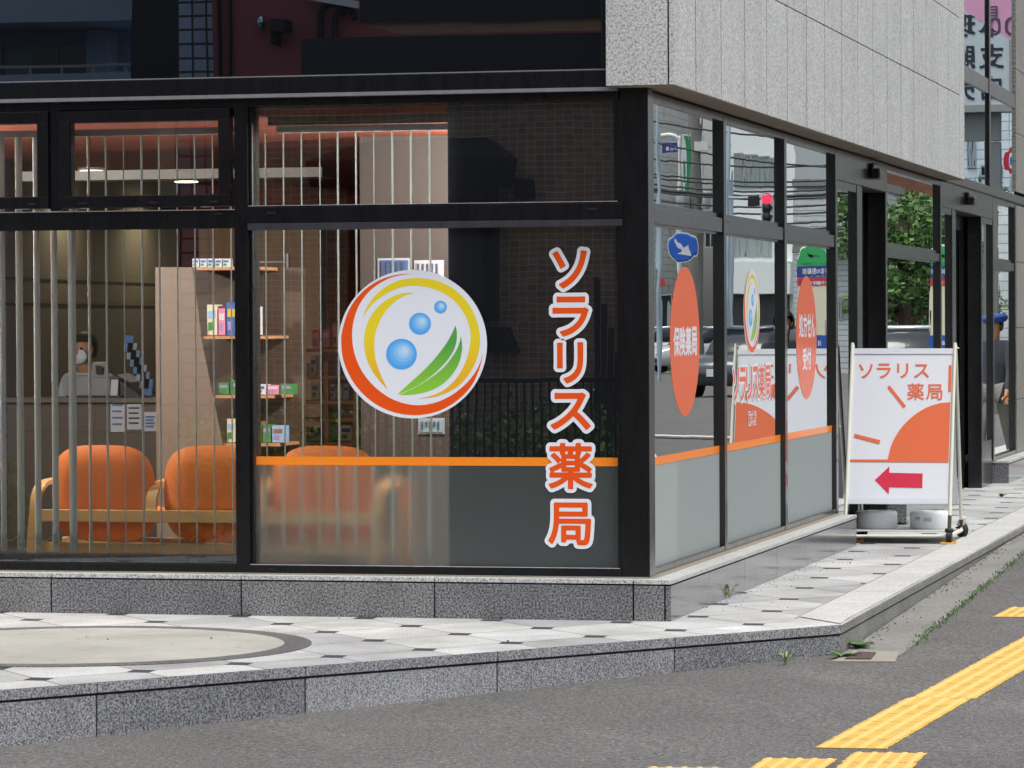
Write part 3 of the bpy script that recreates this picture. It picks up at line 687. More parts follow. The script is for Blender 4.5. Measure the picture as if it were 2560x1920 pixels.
# upright shop name on the front glass
def front_letter(ch, x0, x1, y0, y1):
    P_ = U(x0, y1, 1, YG - .005); Q_ = U(x1, y0, 1, YG - .005)
    h = abs(Q_[2] - P_[2]); g = .022
    b = MB(); rect_glyph(b, ch, P_, Q_, (0, 0, 0), .078 + g, 0, 80); rect_glyph(b, ch, P_, Q_, (0, -.0008, 0), g, 1, 80)
    o = b.build('letter', [st_white, st_red], w2, fix=False); return o
for ch, x0, x1, y0, y1 in (('ソ', 1384, 1465, 628, 719), ('ラ', 1384, 1469, 743, 839), ('リ', 1395, 1456, 858, 956), ('ス', 1379, 1474, 984, 1072), ('薬', 1374, 1479, 1110, 1220), ('局', 1373, 1475, 1259, 1360)):
    front_letter(ch, x0, x1, y0, y1)
# side ovals and lettering
SN = (1, 0, 0)
def oval(par, x0, x1, y0, y1):
    c = U((x0 + x1) / 2, (y0 + y1) / 2, 0, XG); ya, yb = U(x0, 800, 0, XG)[1], U(x1, 800, 0, XG)[1]
    zc = (U((x0 + x1) / 2, y0, 0, XG)[2] + U((x0 + x1) / 2, y1, 0, XG)[2]) / 2; r = abs(U((x0 + x1) / 2, y0, 0, XG)[2] - U((x0 + x1) / 2, y1, 0, XG)[2]) / 2
    b = MB(); yc = (ya + yb) / 2; ry = (yb - ya) / 2
    b.poly([(XG + .0008, yc + ry * math.cos(2 * PI * i / 64), zc + r * math.sin(2 * PI * i / 64)) for i in range(64)], 0)
    b.build('oval_sticker', st_oval, par, fix=False)
def side_text(par, txt, x0, x1, y0, y1, mats, grows, name='lettering', gap=.08):
    ya, yb = U(x0, 800, 0, XG)[1], U(x1, 800, 0, XG)[1]; pc = (x0 + x1) / 2
    za, zb = U(pc, y1, 0, XG)[2], U(pc, y0, 0, XG)[2]; n = len(txt); st = (yb - ya) / n; b = MB()
    for k, ch in enumerate(txt):
        P_ = (XG + .0012, ya + st * (k + gap / 2), za); Q_ = (XG + .0012, ya + st * (k + 1 - gap / 2), zb)
        for q, g in enumerate(grows):
            D, gx, gy, bb = sdf(ch, 56)
            def fn(a, c, q=q): return (XG + .0012 + .0004 * q + .00004 * k, P_[1] + (Q_[1] - P_[1]) * (a - bb[0]) / (bb[1] - bb[0]), za + (zb - za) * (c - bb[2]) / (bb[3] - bb[2]))
            put_glyph(b, ch, fn, g, q, 56)
    b.build(name, mats, par, fix=False)
oval(sws[0], 1674.5, 1748.5, 667, 1040); oval(sws[2], 1990, 2041, 690, 998)
side_text(sws[0], '保険薬局', 1683, 1742, 819, 888, [st_white], [.03])
side_text(sws[2], '処方せん', 1997, 2037, 786, 842, [st_white], [.03]); side_text(sws[2], '受付', 2006, 2027, 871, 924, [st_white], [.03])
ya, yb = U(1858.4, 800, 0, XG)[1], U(1899.3, 800, 0, XG)[1]
logo(sws[1], (XG + .0008, (ya + yb) / 2, U(1878, 780, 0, XG)[2]), (0, 1, 0), (.4, 0, 0), (yb - ya) / 2, abs(U(1878, 674, 0, XG)[2] - U(1878, 887, 0, XG)[2]) / 2)
side_text(sws[1], 'ソラリス薬局', 1831, 1926, 918, 998, [st_white, st_red], [.09, .02])
side_text(sws[1], '菊水店', 1869, 1889, 1029, 1062, [st_white, st_red], [.09, .015])
# notice on the far sidelite
b = MB(); yq = U(2378, 800, 0, XG)[1]; b.box(XG + .001, XG + .003, yq - .16, yq, 2.07, 2.33); 
tagt(b.build('notice_sheet', P('notice_pink', '#e3b3b3', .5, var=.2, vscale=30)), 'small pale pink notice stuck high on the glass beside the far entrance', 'notice')

# ================================================================== blinds
tb = NT('blind_fabric'); d_ = tb.n('ShaderNodeBsdfDiffuse', Color=col('#dfe5e3')); tl_ = tb.n('ShaderNodeBsdfTranslucent', Color=col('#e3e9e6'))
mx_ = tb.n('ShaderNodeMixShader'); mx_.inputs[0].default_value = .25; tb.set(mx_.inputs[1], d_); tb.set(mx_.inputs[2], tl_); tb.surf(mx_); fabric_m = tb.m; fab_edge = P('blind_weight', '#b9c9bf', .5)
def blind(lab, cx_px, widths, xa, xb, yb=.42):
    t = thing('vertical_blind', lab, 'blind', ((xa + xb) / 2, yb, .2), 'vertical blinds behind the front windows')
    b = MB(); b.box(xa, xb, yb - .03, yb + .03, 2.54, 2.575); b.build('headrail', P('rail_white', '#c9cbc8', .5), t)
    prev = None
    for px, wd in zip(cx_px, widths):
        p = U(px, 900, 1, yb); al = math.atan2(p[0] - CAM[0], p[1] - CAM[1]); dl = math.asin(min(.95, (wd - .4) / 40.0))
        an = al - dl; d = np.array([math.sin(an), math.cos(an)]); hw = .0425; b = MB()
        c = p[:2]; n_ = np.array([d[1], -d[0]]) * .0012
        zt, zb = 2.54, .335
        def P3(s_, z, o): return (c[0] + d[0] * s_ + o * n_[0], c[1] + d[1] * s_ + o * n_[1], z)
        sec = [(-hw, 0), (-hw * .5, -2.2), (0, -3), (hw * .5, -2.2), (hw, 0)]
        vs = [P3(s_, z, o + side) for z in (zb, zt) for side in (-.6, .6) for s_, o in sec]
        fs = [(i, i + 1, 11 + i, 10 + i) for i in range(4)] + [(5 + i, 15 + i, 16 + i, 6 + i) for i in range(4)] + [(0, 10, 15, 5), (4, 9, 19, 14)]
        b.add(vs, fs, 0)
        b.add([P3(s_, z, o) for z in (zb - .035, zb + .06) for s_, o in ((-hw, -2), (hw, -2), (hw, 2), (-hw, 2))], [(0, 1, 5, 4), (2, 3, 7, 6), (0, 4, 7, 3), (1, 2, 6, 5), (0, 3, 2, 1), (4, 5, 6, 7)], 1)
        b.build('slat', [fabric_m, fab_edge], t, fix=False)
        if prev is not None:
            q = np.array([prev[0], prev[1]]); pts = [(q[0] + (c[0] - q[0]) * k / 6, q[1] + (c[1] - q[1]) * k / 6 - .04, .392 - .035 * math.sin(PI * k / 6)) for k in range(7)]
            b = MB(); b.tube(pts, .0016, 4); b.build('bead_chain', fab_edge, t, fix=False)
        prev = c
blind('pale vertical blind in the clear window left of the black mullion', [-125, -81, -37, 7, 50, 93.5, 137, 181, 224.5, 268, 312.5, 357, 401, 446, 490, 535, 580], [17, 17, 17, 15, 18, 16, 16, 20, 7, 5.5, 2, 5.5, 4, 2.5, 2.8, 2.8, 2.5], -4.4, -2.42)
blind('pale vertical blind in the window with the round logo', [667, 712, 757, 803, 847.5, 893, 938, 984, 1030, 1077], [3.4, 3, 2.6, 1.7, 4.8, 4.4, 1.7, 5, 5, 5], -2.2, -1.22)

# ================================================================== waiting room
orange_m = P('orange_vinyl', '#ee8038', .5, var=.02); wood_m = P('beech_wood', '#cfa56c', .45, var=.12, vscale=14)
def cushion(b, cx, cz, hx, hz, y, th, n=3.0, lean=.12, mi=0):
    N, Mr = 36, 6; vs = []
    for side in (-1, 1):
        for j in range(Mr + 1):
            r = j / Mr; dep = (1 - r ** 4) ** .5 if j < Mr else 0
            for k in range(N):
                a = 2 * PI * k / N; ca, sa = math.cos(a), math.sin(a)
                ex = (abs(ca) ** (2 / n)) * (1 if ca > 0 else -1); ez = (abs(sa) ** (2 / n)) * (1 if sa > 0 else -1)
                z = ez * hz * r; x = ex * hx * r * (1 - .06 * (z / hz if z > 0 else 0))
                vs.append((cx + x, y - lean * z + side * th * dep * .5 , cz + z))
    fs = []
    for s_ in range(2):
        o = s_ * (Mr + 1) * N
        for j in range(Mr):
            for k in range(N):
                l = (k + 1) % N; f = (o + j * N + k, o + j * N + l, o + (j + 1) * N + l, o + (j + 1) * N + k); fs.append(f)
    b.add(vs, fs, mi, True)
t = thing('waiting_bench', 'three seat waiting bench with orange vinyl cushions and a bent beech frame', 'bench', (-2.75, 1.0, .05))
for k, (a, c) in enumerate(((127, 389), (406, 670), (688, 950))):
    x0, x1 = U(a, 1200, 1, .82)[0], U(c, 1200, 1, .82)[0]
    b = MB(); cushion(b, (x0 + x1) / 2, .595, (x1 - x0) / 2, .268, .84, .075, 3.5); b.build('seat_back', orange_m, t)
    b = MB(); cushion(b, (x0 + x1) / 2, 0, (x1 - x0) / 2 - .02, .22, 0, .10, 3.4)
    b.v = [(x, 1.12 + z, .46 + y * .8 + .02) for x, y, z in b.v]; b.build('seat_cushion', orange_m, t)
b = MB(); x0, x1 = U(80, 1290, 1, .78)[0], U(972, 1290, 1, .78)[0]
b.box(x0 + .03, x1 - .03, .765, .79, .440, .508); b.build('back_rail', wood_m, t, bevel=.004)
b = MB(); b.box(x0 - .02, x1, .80, .84, .27, .325); b.box(x0 - .02, x1, 1.3, 1.34, .27, .325); b.build('base_rail', wood_m, t, bevel=.004)
for px in (88, 378, 660, 956):
    X = U(px, 1290, 1, .8)[0]; b = MB()
    ends_ = px in (88, 956); lo = .05 if ends_ else .45
    pts = ([(X - .035, .80, lo), (X - .02, .80, .3)] if ends_ else [(X - .01, .80, lo)]) + [(X, .80, .50), (X + .005, .81, .58), (X + .02, .84, .635), (X + .035, .90, .655), (X + .035, 1.15, .66), (X + .035, 1.30, .63), (X + .03, 1.36, .55), (X + .03, 1.37, .05)]
    pts = crom(pts, 4); vs = []; fs = []
    for i, p in enumerate(pts):
        d_ = pts[min(i + 1, len(pts) - 1)] - pts[max(i - 1, 0)]; d_ /= np.linalg.norm(d_); nn = np.cross(d_, (1, 0, 0)); nn /= np.linalg.norm(nn)
        for sx_, sn in ((-.029, -.012), (.029, -.012), (.029, .012), (-.029, .012)): vs.append(p + np.array([sx_, 0, 0]) + nn * sn)
    for i in range(len(pts) - 1):
        for k in range(4): fs.append((i * 4 + k, i * 4 + (k + 1) % 4, (i + 1) * 4 + (k + 1) % 4, (i + 1) * 4 + k))
    fs += [(0, 1, 2, 3), tuple(len(vs) - 4 + i for i in range(4))]
    b.add(vs, fs); b.build('armrest', wood_m, t)
# reception counter
t = thing('reception_counter', 'low grey brown reception counter with posters on its front', 'counter', (-4.8, 4.7, .05))
x0, x1 = U(-60, 1000, 1, 4.5)[0], U(395, 1000, 1, 4.5)[0]
b = MB(); b.box(x0, x1, 4.5, 5.0, .05, 1.02); b.build('counter_body', P('counter_laminate', '#5c5145', .5), t); b = MB(); b.box(x0 - .02, x1 + .02, 4.46, 5.03, 1.02, 1.05); b.build('counter_top', P('counter_top', '#6f6557', .35), t)
white_p = P('poster_white', '#c9cbd0', .6); ink_m = P('ink_dark', '#3a3f4b', .6); ink_b = P('ink_blue', '#4d74a8', .6)
def panel_px(b, x0, x1, y0, y1, Y, mi): 
    p = U(x0, y1, 1, Y); q = U(x1, y0, 1, Y); b.box(p[0], q[0], Y - .004, Y, p[2], q[2], mi)
for k, (a, c, d, e, lab) in enumerate(((277, 312, 1000, 1080, 'blue and white poster on the counter front, left of the framed notice'), (318, 354, 1008, 1074, 'white framed notice with printed columns on the counter front'), (360, 392, 1030, 1078, 'pale sheet at the right end of the counter front'))):
    b = MB(); panel_px(b, a, c, d, e, 4.496, 0)
    for r_ in range(4): panel_px(b, a + 4, c - 5 - 3 * (r_ % 2), d + 10 + r_ * (e - d - 16) / 4, d + 14 + r_ * (e - d - 16) / 4, 4.489, 1 + k % 2)
    tagt(b.build('poster', [white_p, ink_b, ink_m]), lab, 'poster', 'posters on the counter front')
# cash register, printer tray
dev_m = P('device_grey', '#8b8f93', .45); t = thing('cash_register', 'light grey cash register with tilted screen on the counter', 'register', (-4.95, 4.7, 1.05))
b = MB(); p = U(165, 992, 1, 4.6); q = U(275, 945, 1, 4.6); b.prism([(p[0], 4.6, 1.05), (q[0], 4.6, 1.05), (q[0], 4.6, q[2]), (p[0], 4.6, q[2] + .02)], (0, .3, 0)); b.build('register_body', dev_m, t, bevel=.01)
b = MB(); p = U(228, 945, 1, 4.62); q = U(262, 908, 1, 4.62); b.prism([(p[0], 4.62, p[2]), (q[0] + .02, 4.62, p[2]), (q[0], 4.66, q[2]), (p[0] - .01, 4.66, q[2])], (0, .03, .01)); b.build('display', dev_m, t, bevel=.004)
b = MB(); p = U(240, 935, 1, 4.61); q = U(256, 914, 1, 4.61); b.box(p[0], q[0], 4.606, 4.61, p[2], q[2]); b.build('screen', dark_m, t)
b = MB(); p = U(163, 996, 1, 4.5); q = U(300, 990, 1, 4.5); b.box(p[0], q[0], 4.52, 4.9, 1.051, 1.064); tagt(b.build('counter_mat', dark_m), 'thin black mat under the cash register', 'mat')
t = thing('leaflet_tray', 'dark leaflet tray with loose white papers right of the register', 'tray', (-4.6, 4.7, 1.05))
b = MB(); p = U(300, 990, 1, 4.6); q = U(345, 950, 1, 4.6); b.prism([(p[0], 4.6, 1.052), (q[0] + .02, 4.6, 1.052), (q[0] - .02, 4.6, 1.09), (p[0], 4.6, q[2] - .01)], (0, .25, 0)); b.build('tray_body', P('tray_dark', '#26282e', .5), t)
b = MB(); b.add([(p[0] - .02, 4.6, 1.20), (p[0] + .08, 4.58, 1.15), (p[0] + .09, 4.8, 1.16), (p[0] - .01, 4.8, 1.21)], [(0, 1, 2, 3)]); b.add([(p[0] - .05, 4.55, 1.06), (p[0] + .0, 4.55, 1.06), (p[0] + .0, 4.57, 1.17), (p[0] - .05, 4.57, 1.17)], [(0, 1, 2, 3)]); b.build('papers', white_p, t, fix=False)
# poster rack of blue sheets leaning at the right of the counter
t = thing('brochure_stand', 'slanted stand of blue and white brochures at the counter end', 'stand', (-4.5, 4.6, 1.05))
b = MB(); rr = random.Random(3)
for k in range(7):
    a = U(322 + k * 8, 860 + k * 18, 1, 4.7); b.obox((a[0], 4.7, a[2]), (1, 0, -.1), (0, 1, 0), (.1, 0, 1), .032, .004, .055, k % 3)
b.tube([U(325, 850, 1, 4.72), U(392, 1010, 1, 4.72)], .01, 6, 3); b.build('brochures', [ink_b, P('sheet_pale', '#8f98a6', .6), P('sheet_bluegrey', '#6d7f99', .6), P('stand_grey', '#4c5058', .6)], t)

# ---- people (one continuous skinned body, clothing and hair as children)
skin_m = P('skin', '#c4906c', .55); hair_m = P('hair_black', '#15120f', .5, var=.3, vscale=60); mask_m = P('mask_white', '#d9dce0', .7)
def skin_obj(name, J, E, mat, parent, sub=2):
    ks = list(J); me = bpy.data.meshes.new(name); me.from_pydata([J[k][0] for k in ks], [(ks.index(a), ks.index(b_)) for a, b_ in E], [])
    me.materials.append(mat); o = bpy.data.objects.new(name, me); C.objects.link(o)
    md = o.modifiers.new('skin', 'SKIN'); md.use_smooth_shade = True
    sv = me.skin_vertices[0].data
    for i, k in enumerate(ks): sv[i].radius = J[k][1] if isinstance(J[k][1], tuple) else (J[k][1],) * 2
    sv[0].use_root = True
    s2 = o.modifiers.new('sub', 'SUBSURF'); s2.levels = sub; s2.render_levels = sub
    if parent: o.parent = parent; o.matrix_parent_inverse = Matrix.Translation(-Vector(parent.location)) if parent.type == 'EMPTY' else Matrix.Identity(4)
    return o
def bake(o):
    dg = bpy.context.evaluated_depsgraph_get(); dg.update(); me = bpy.data.meshes.new_from_object(o.evaluated_get(dg)); o.modifiers.clear(); o.data = me
def figure(lab, pos, rz, pose='walk', shirt='#3d3f45', trousers='#5e5a50', hair=hair_m, cap=None, mask=False, shoes='#8a5a3c', H=1.68, hold=None):
    """standing or seated figure facing -Y before rotation; pos is the ground under it"""
    t = thing('person', lab, 'person', tuple(pos)); k = H / 1.7; c_, s_ = math.cos(rz), math.sin(rz)
    def W_(x, y, z): x *= k; y *= k; z *= k; return (pos[0] + c_ * x - s_ * y, pos[1] + s_ * x + c_ * y, pos[2] + z)
    sit = pose == 'sit'; hz = .50 if sit else .92
    L = {'pelvis': (0, 0, hz), 'waist': (0, 0, hz + .16), 'chest': (0, -.01 if not sit else -.06, hz + .36), 'neck': (0, 0 if not sit else -.09, hz + .54), 'chin': (0, -.02 if not sit else -.13, hz + .60), 'head': (0, -.015 if not sit else -.13, hz + .70), 'crown': (0, .0 if not sit else -.12, hz + .765)}
    for sd_, q in (('l', -1), ('r', 1)):
        L['sh' + sd_] = (q * .17, L['chest'][1], hz + .46); sw = .14 * q if pose == 'walk' else 0
        L['el' + sd_] = (q * .22, L['chest'][1] + sw * .5 - (.08 if sit else 0), hz + .20); L['wr' + sd_] = (q * .23, L['chest'][1] + sw - (.30 if sit else .05), hz + (.22 if sit else -.03))
        L['ha' + sd_] = (q * .23, L['wr' + sd_][1] - (.07 if sit else .02), L['wr' + sd_][2] - (.0 if sit else .07))
        L['hip' + sd_] = (q * .09, 0, hz - .03)
        if sit: L['kn' + sd_] = (q * .10, -.42, hz); L['an' + sd_] = (q * .10, -.42, .08); L['to' + sd_] = (q * .10, -.55, .04)
        else: L['kn' + sd_] = (q * .10, -sw * 1.0 - .03, .48); L['an' + sd_] = (q * .10, -sw * 1.9 + .03, .08); L['to' + sd_] = (q * .11, -sw * 1.9 - .13, .035)
    R0 = {'pelvis': (.13, .10), 'waist': (.125, .09), 'chest': (.15, .10), 'neck': .05, 'chin': (.062, .07), 'head': (.078, .092), 'crown': (.06, .072)}
    for q in 'lr': R0.update({'sh' + q: .055, 'el' + q: .042, 'wr' + q: .028, 'ha' + q: (.035, .018), 'hip' + q: .09, 'kn' + q: .058, 'an' + q: .040, 'to' + q: (.04, .028)})
    E = [('pelvis', 'waist'), ('waist', 'chest'), ('chest', 'neck'), ('neck', 'chin'), ('chin', 'head'), ('head', 'crown')]
    for q in 'lr': E += [('chest', 'sh' + q), ('sh' + q, 'el' + q), ('el' + q, 'wr' + q), ('wr' + q, 'ha' + q), ('pelvis', 'hip' + q), ('hip' + q, 'kn' + q), ('kn' + q, 'an' + q), ('an' + q, 'to' + q)]
    def sub(keys, gr, over={}):
        return {a: (W_(*L[a]), tuple((x * gr if not isinstance(x, tuple) else x) * k for x in (R0[a] if isinstance(R0[a], tuple) else (R0[a], R0[a])))) for a in keys}
    body = skin_obj('body', sub(list(L), 1), E, skin_m, t); bake(body)
    R0['neck'] = .058; up = ['waist', 'pelvis', 'chest', 'neck'] + [a + q for q in 'lr' for a in ('sh', 'el', 'wr')]
    R0['shl'] = R0['shr'] = .066; o = skin_obj('shirt', sub(up, 1.3), [('pelvis', 'waist'), ('waist', 'chest'), ('chest', 'neck')] + [(a, b_) for q in 'lr' for a, b_ in (('chest', 'sh' + q), ('sh' + q, 'el' + q), ('el' + q, 'wr' + q))], P('cloth_' + shirt[1:], shirt, .9, var=.12, vscale=18), t); bake(o)
    lo = ['pelvis'] + [a + q for q in 'lr' for a in ('hip', 'kn', 'an')]
    o = skin_obj('trousers', sub(lo, 1.25), [(a, b_) for q in 'lr' for a, b_ in (('pelvis', 'hip' + q), ('hip' + q, 'kn' + q), ('kn' + q, 'an' + q))], P('cloth_' + trousers[1:], trousers, .9, var=.12, vscale=18), t); bake(o)
    for q in 'lr':
        b = MB(); a = W_(*L['an' + q]); f_ = W_(*L['to' + q]); b.tube([(a[0], a[1], a[2] - .02), ((a[0] + f_[0]) / 2, (a[1] + f_[1]) / 2, f_[2] + .02), f_], [.05, .05, .042], 10, squash=.8); b.build('shoe', P('shoe_' + shoes[1:], shoes, .6), t)
        for fi in range(4):
            h = L['ha' + q]; dx = (fi - 1.5) * .013; e = (h[0] + dx, h[1] - (.06 if sit else .02), h[2] - (.015 if sit else .07)); b = MB()
            b.tube([W_(h[0] + dx, h[1], h[2]), W_((h[0] + e[0]) / 2 + dx * .1, (h[1] + e[1]) / 2, (h[2] + e[2]) / 2), W_(e[0], e[1] + (.0 if sit else .015), e[2])], [.009, .0085, .007], 6); b.build('finger', skin_m, body)
        b = MB(); b.tube([W_(h[0], h[1], h[2] + .02), W_(h[0] - .03 * (1 if q == 'r' else -1), h[1] - .03, h[2]), W_(h[0] - .03 * (1 if q == 'r' else -1), h[1] - .05, h[2] - .02)], [.011, .010, .008], 6); b.build('thumb', skin_m, body)
    hc = L['head']; b = MB(); hx, hy, hz_ = W_(*hc)
    # hair cap: part of an ellipsoid, open over the face
    rg = MB(); rg.ball((0, 0, 0), .098 * k, .112 * k, .118 * k, 20, 14); keep = []
    for f in rg.f:
        cc = np.mean([rg.v[i] for i in f], axis=0)
        if not (cc[1] < -.035 * k and cc[2] < .045 * k) and cc[2] > -.075 * k: keep.append(f)
    vs = [(hx + c_ * v[0] - s_ * (v[1] + .01), hy + s_ * v[0] + c_ * (v[1] + .01), hz_ + v[2] + .015) for v in rg.v]; b.add(vs, keep, 0, True)
    b.build('hair', hair, t, fix=False)
    b = MB(); 
    for q in (-1, 1): p = W_(hc[0] + q * .03, hc[1] - .086, hc[2] + .01); b.ball(p, .011, .011, .008, 8, 6, 0)
    b.build('eyes', P('eye_dark', '#181310', .3), body)
    b = MB(); b.tube([W_(hc[0], hc[1] - .085, hc[2] + .01), W_(hc[0], hc[1] - .108, hc[2] - .03), W_(hc[0], hc[1] - .09, hc[2] - .035)], [.008, .013, .010], 8); b.build('nose', skin_m, body)
    for q in (-1, 1): b = MB(); p = W_(hc[0] + q * .080, hc[1] + .01, hc[2] - .01); b.ball(p, .012, .016, .028, 8, 6); b.build('ear', skin_m, body)
    if mask:
        b = MB(); b.ball((0, 0, 0), .074 * k, .034 * k, .058 * k, 16, 10); vs = [(v[0], min(v[1], .0), v[2]) for v in b.v]; b.v = [W_(hc[0] + v[0] / k, hc[1] - .068 + v[1] / k, hc[2] - .048 + v[2] / k) for v in vs]; b.build('face_mask', mask_m, t)
    else:
        b = MB(); b.obox(W_(hc[0], hc[1] - .088, hc[2] - .062), (c_, s_, 0), (-s_, c_, 0), (0, 0, 1), .022, .004, .004); b.build('mouth', P('lips', '#93524a', .6), body)
    if cap:
        b = MB(); b.lathe((0, 0, 0), [(.098, -.01), (.125, .005), (.15, .035), (.148, .06), (.115, .085), (.05, .095), (.004, .098)], 24); b.v = [W_(hc[0] + v[0], hc[1] + v[1] * .95 + .01, hc[2] + v[2] + .04 - v[0] * .1) for v in b.v]; b.build('beret', P('beret_' + cap[1:], cap, .9), t)
    return t
px_ = U(232, 900, 1, 5.25)
figure('seated person in black hair and a white face mask behind the reception counter', (px_[0], 5.25, .22), -.18, 'sit', shirt='#b9bcc4', trousers='#2b2e38', mask=True, H=1.62, shoes='#d0d0d0')
b = MB(); b.lathe((px_[0], 5.3, .05), [(.22, 0), (.22, .02), (.03, .04), (.03, .48), (.2, .50), (.21, .53), (.2, .55)], 20); tagt(b.build('office_stool', dark_m), 'round black stool under the seated person behind the counter', 'stool')

# ---- shelves with goods
def goods(name, lab, cat, group, boxes, mats):
    for k, (x0, x1, y0, y1, z0, z1, mi, sty) in enumerate(boxes):
        b = MB()
        if sty == 'bag':
            xc, zc = (x0 + x1) / 2, (z0 + z1) / 2
            b.tube([(xc, y0, z1), (xc, y0 - .005, z1 - .01), (xc, y0 - .02, zc), (xc, y0 - .018, z0 + .02), (xc, y0, z0)], [(x1 - x0) * .42, (x1 - x0) * .48, (x1 - x0) * .52, (x1 - x0) * .5, (x1 - x0) * .46], 10, 0, squash=.22)
            b.box(xc - (x1 - x0) * .3, xc + (x1 - x0) * .3, y0 - .04 - .02, y0 - .035, zc - .02, zc + .04, 1)
        else:
            b.box(x0, x1, y0, y1, z0, z1, 0); w_, h_ = x1 - x0, z1 - z0
            b.box(x0 + w_ * .12, x1 - w_ * .15, y0 - .0015, y0, z0 + h_ * .55, z0 + h_ * .8, 1); b.box(x0 + w_ * .12, x1 - w_ * .4, y0 - .0015, y0, z0 + h_ * .15, z0 + h_ * .42, 2)
        o = b.build(name, [mats[mi], mats[(mi * 3 + 1) % len(mats)], mats[(mi * 5 + 2) % len(mats)]]); tagt(o, lab(k) if callable(lab) else lab, cat, group)
GM = [P('pack_' + n, c, .4) for n, c in (('white', '#cfd3d8'), ('blue', '#3f63a8'), ('green', '#3f8a4c'), ('pink', '#d98aa8'), ('yellow', '#c9b43c'), ('lightblue', '#8fb8d8'), ('brown', '#8a6a4c'), ('lilac', '#9a8fc0'), ('cream', '#d8d0b4'), ('red', '#b0493c'))]
gw = P('display_wood', '#b98a62', .5, var=.1, vscale=16)
t = thing('display_shelf', 'tall beige display shelf with a slanted front stacked with medicine boxes', 'shelf', (-3.3, 2.2, .05))
a0, a1, a2, a3 = U(388, 668, 1, 2.2), U(480, 668, 1, 2.2), U(502, 850, 1, 2.2), U(556, 1120, 1, 2.2)
b = MB(); b.prism([(a0[0], 2.2, .05), (a3[0] + .03, 2.2, .05), (a3[0], 2.2, a3[2]), (a2[0], 2.2, a2[2]), (a1[0], 2.2, a1[2]), (a0[0], 2.2, a0[2])], (0, .02, 0)); b.build('end_panel', P('shelf_laminate', '#7d6f60', .5, var=.06, vscale=10), t)
lev = [(668, 460, 600, 'top'), (840, 505, 628, ''), (988, 535, 640, ''), (1108, 556, 655, '')]
for (y, xa, xb, n_) in lev:
    p = U(xa, y, 1, 2.2); q = U(xb, y, 1, 2.2); b = MB(); b.box(p[0], q[0] + .1, 2.22, 2.62, p[2] - .018, p[2]); b.build('shelf_board', gw, t)
b = MB(); p = U(480, 668, 1, 2.62); b.box(p[0] - .2, p[0] + .7, 2.62, 2.64, .05, 1.86); b.build('back_board', P('shelf_back', '#4a3c2e', .7), t)
bx = []; rr = random.Random(5)
for k in range(5): p = U(481 + k * 19, 668, 1, 2.24); bx.append((p[0], p[0] + .040, 2.24, 2.30, p[2] + .001, p[2] + .05, 0, 'box'))
goods('medicine_box', lambda k: 'white box with a blue wedge, %s from the left atop the display shelf' % ('first', 'second', 'third', 'fourth', 'fifth')[k], 'box', 'white boxes lined up on the display shelf', bx, GM)
for lv, (y, xa, nb, hh, nm) in enumerate(((838, 510, 5, .20, 'second board'), (986, 538, 6, .09, 'third board'), (1106, 560, 5, .14, 'lowest board'))):
    bx = []; p = U(xa + 8, y, 1, 2.24); x = p[0]
    for k in range(nb):
        wd = rr.uniform(.04, .075); bx.append((x, x + wd, 2.24, 2.34, p[2] + .001, p[2] + hh * rr.uniform(.6, 1), rr.randrange(10), 'box')); x += wd + .008
    goods('medicine_box', lambda k, nm=nm: 'small printed carton, %s from the left on the %s of the display shelf' % (('first', 'second', 'third', 'fourth', 'fifth', 'sixth')[k], nm), 'box', 'cartons on the display shelf', bx, GM)
# wire rack with hanging packets
t = thing('packet_rack', 'grey rack with hanging snack and sweet packets', 'rack', (-2.75, 2.9, .05))
b = MB(); p = U(640, 900, 1, 2.9); q = U(722, 900, 1, 2.9)
for x in (p[0], q[0]): b.tube([(x, 2.9, .05), (x, 2.9, 1.95)], .012, 6)
for z in (.9, 1.3, 1.65, 1.9): b.tube([(p[0], 2.9, z), (q[0], 2.9, z)], .006, 6)
b.build('rack_frame', dev_m, t)
bx = []
for k, (xa, xb, ya_, yb_, mi) in enumerate(((642, 676, 705, 745, 2), (648, 680, 735, 822, 5), (642, 668, 745, 825, 0), (684, 708, 778, 868, 6), (664, 694, 880, 950, 1), (684, 716, 890, 968, 2), (646, 672, 825, 890, 0), (640, 668, 985, 1060, 3), (690, 712, 990, 1070, 4), (664, 690, 1000, 1060, 8))):
    p = U(xa, yb_, 1, 2.85 - .012 * k); q = U(xb, ya_, 1, 2.85 - .012 * k); bx.append((p[0], q[0], p[1], p[1], p[2], q[2], mi, 'bag'))
cn = ['green', 'pale blue', 'silver', 'brown', 'blue', 'bright green', 'white', 'pink', 'yellow', 'cream']
goods('snack_packet', lambda k: '%s packet hanging on the wire rack, %s row' % (cn[k], ('top', 'upper', 'upper', 'middle', 'lower middle', 'lower middle', 'middle', 'bottom', 'bottom', 'bottom')[k]), 'packet', 'packets on the wire rack', bx, GM)
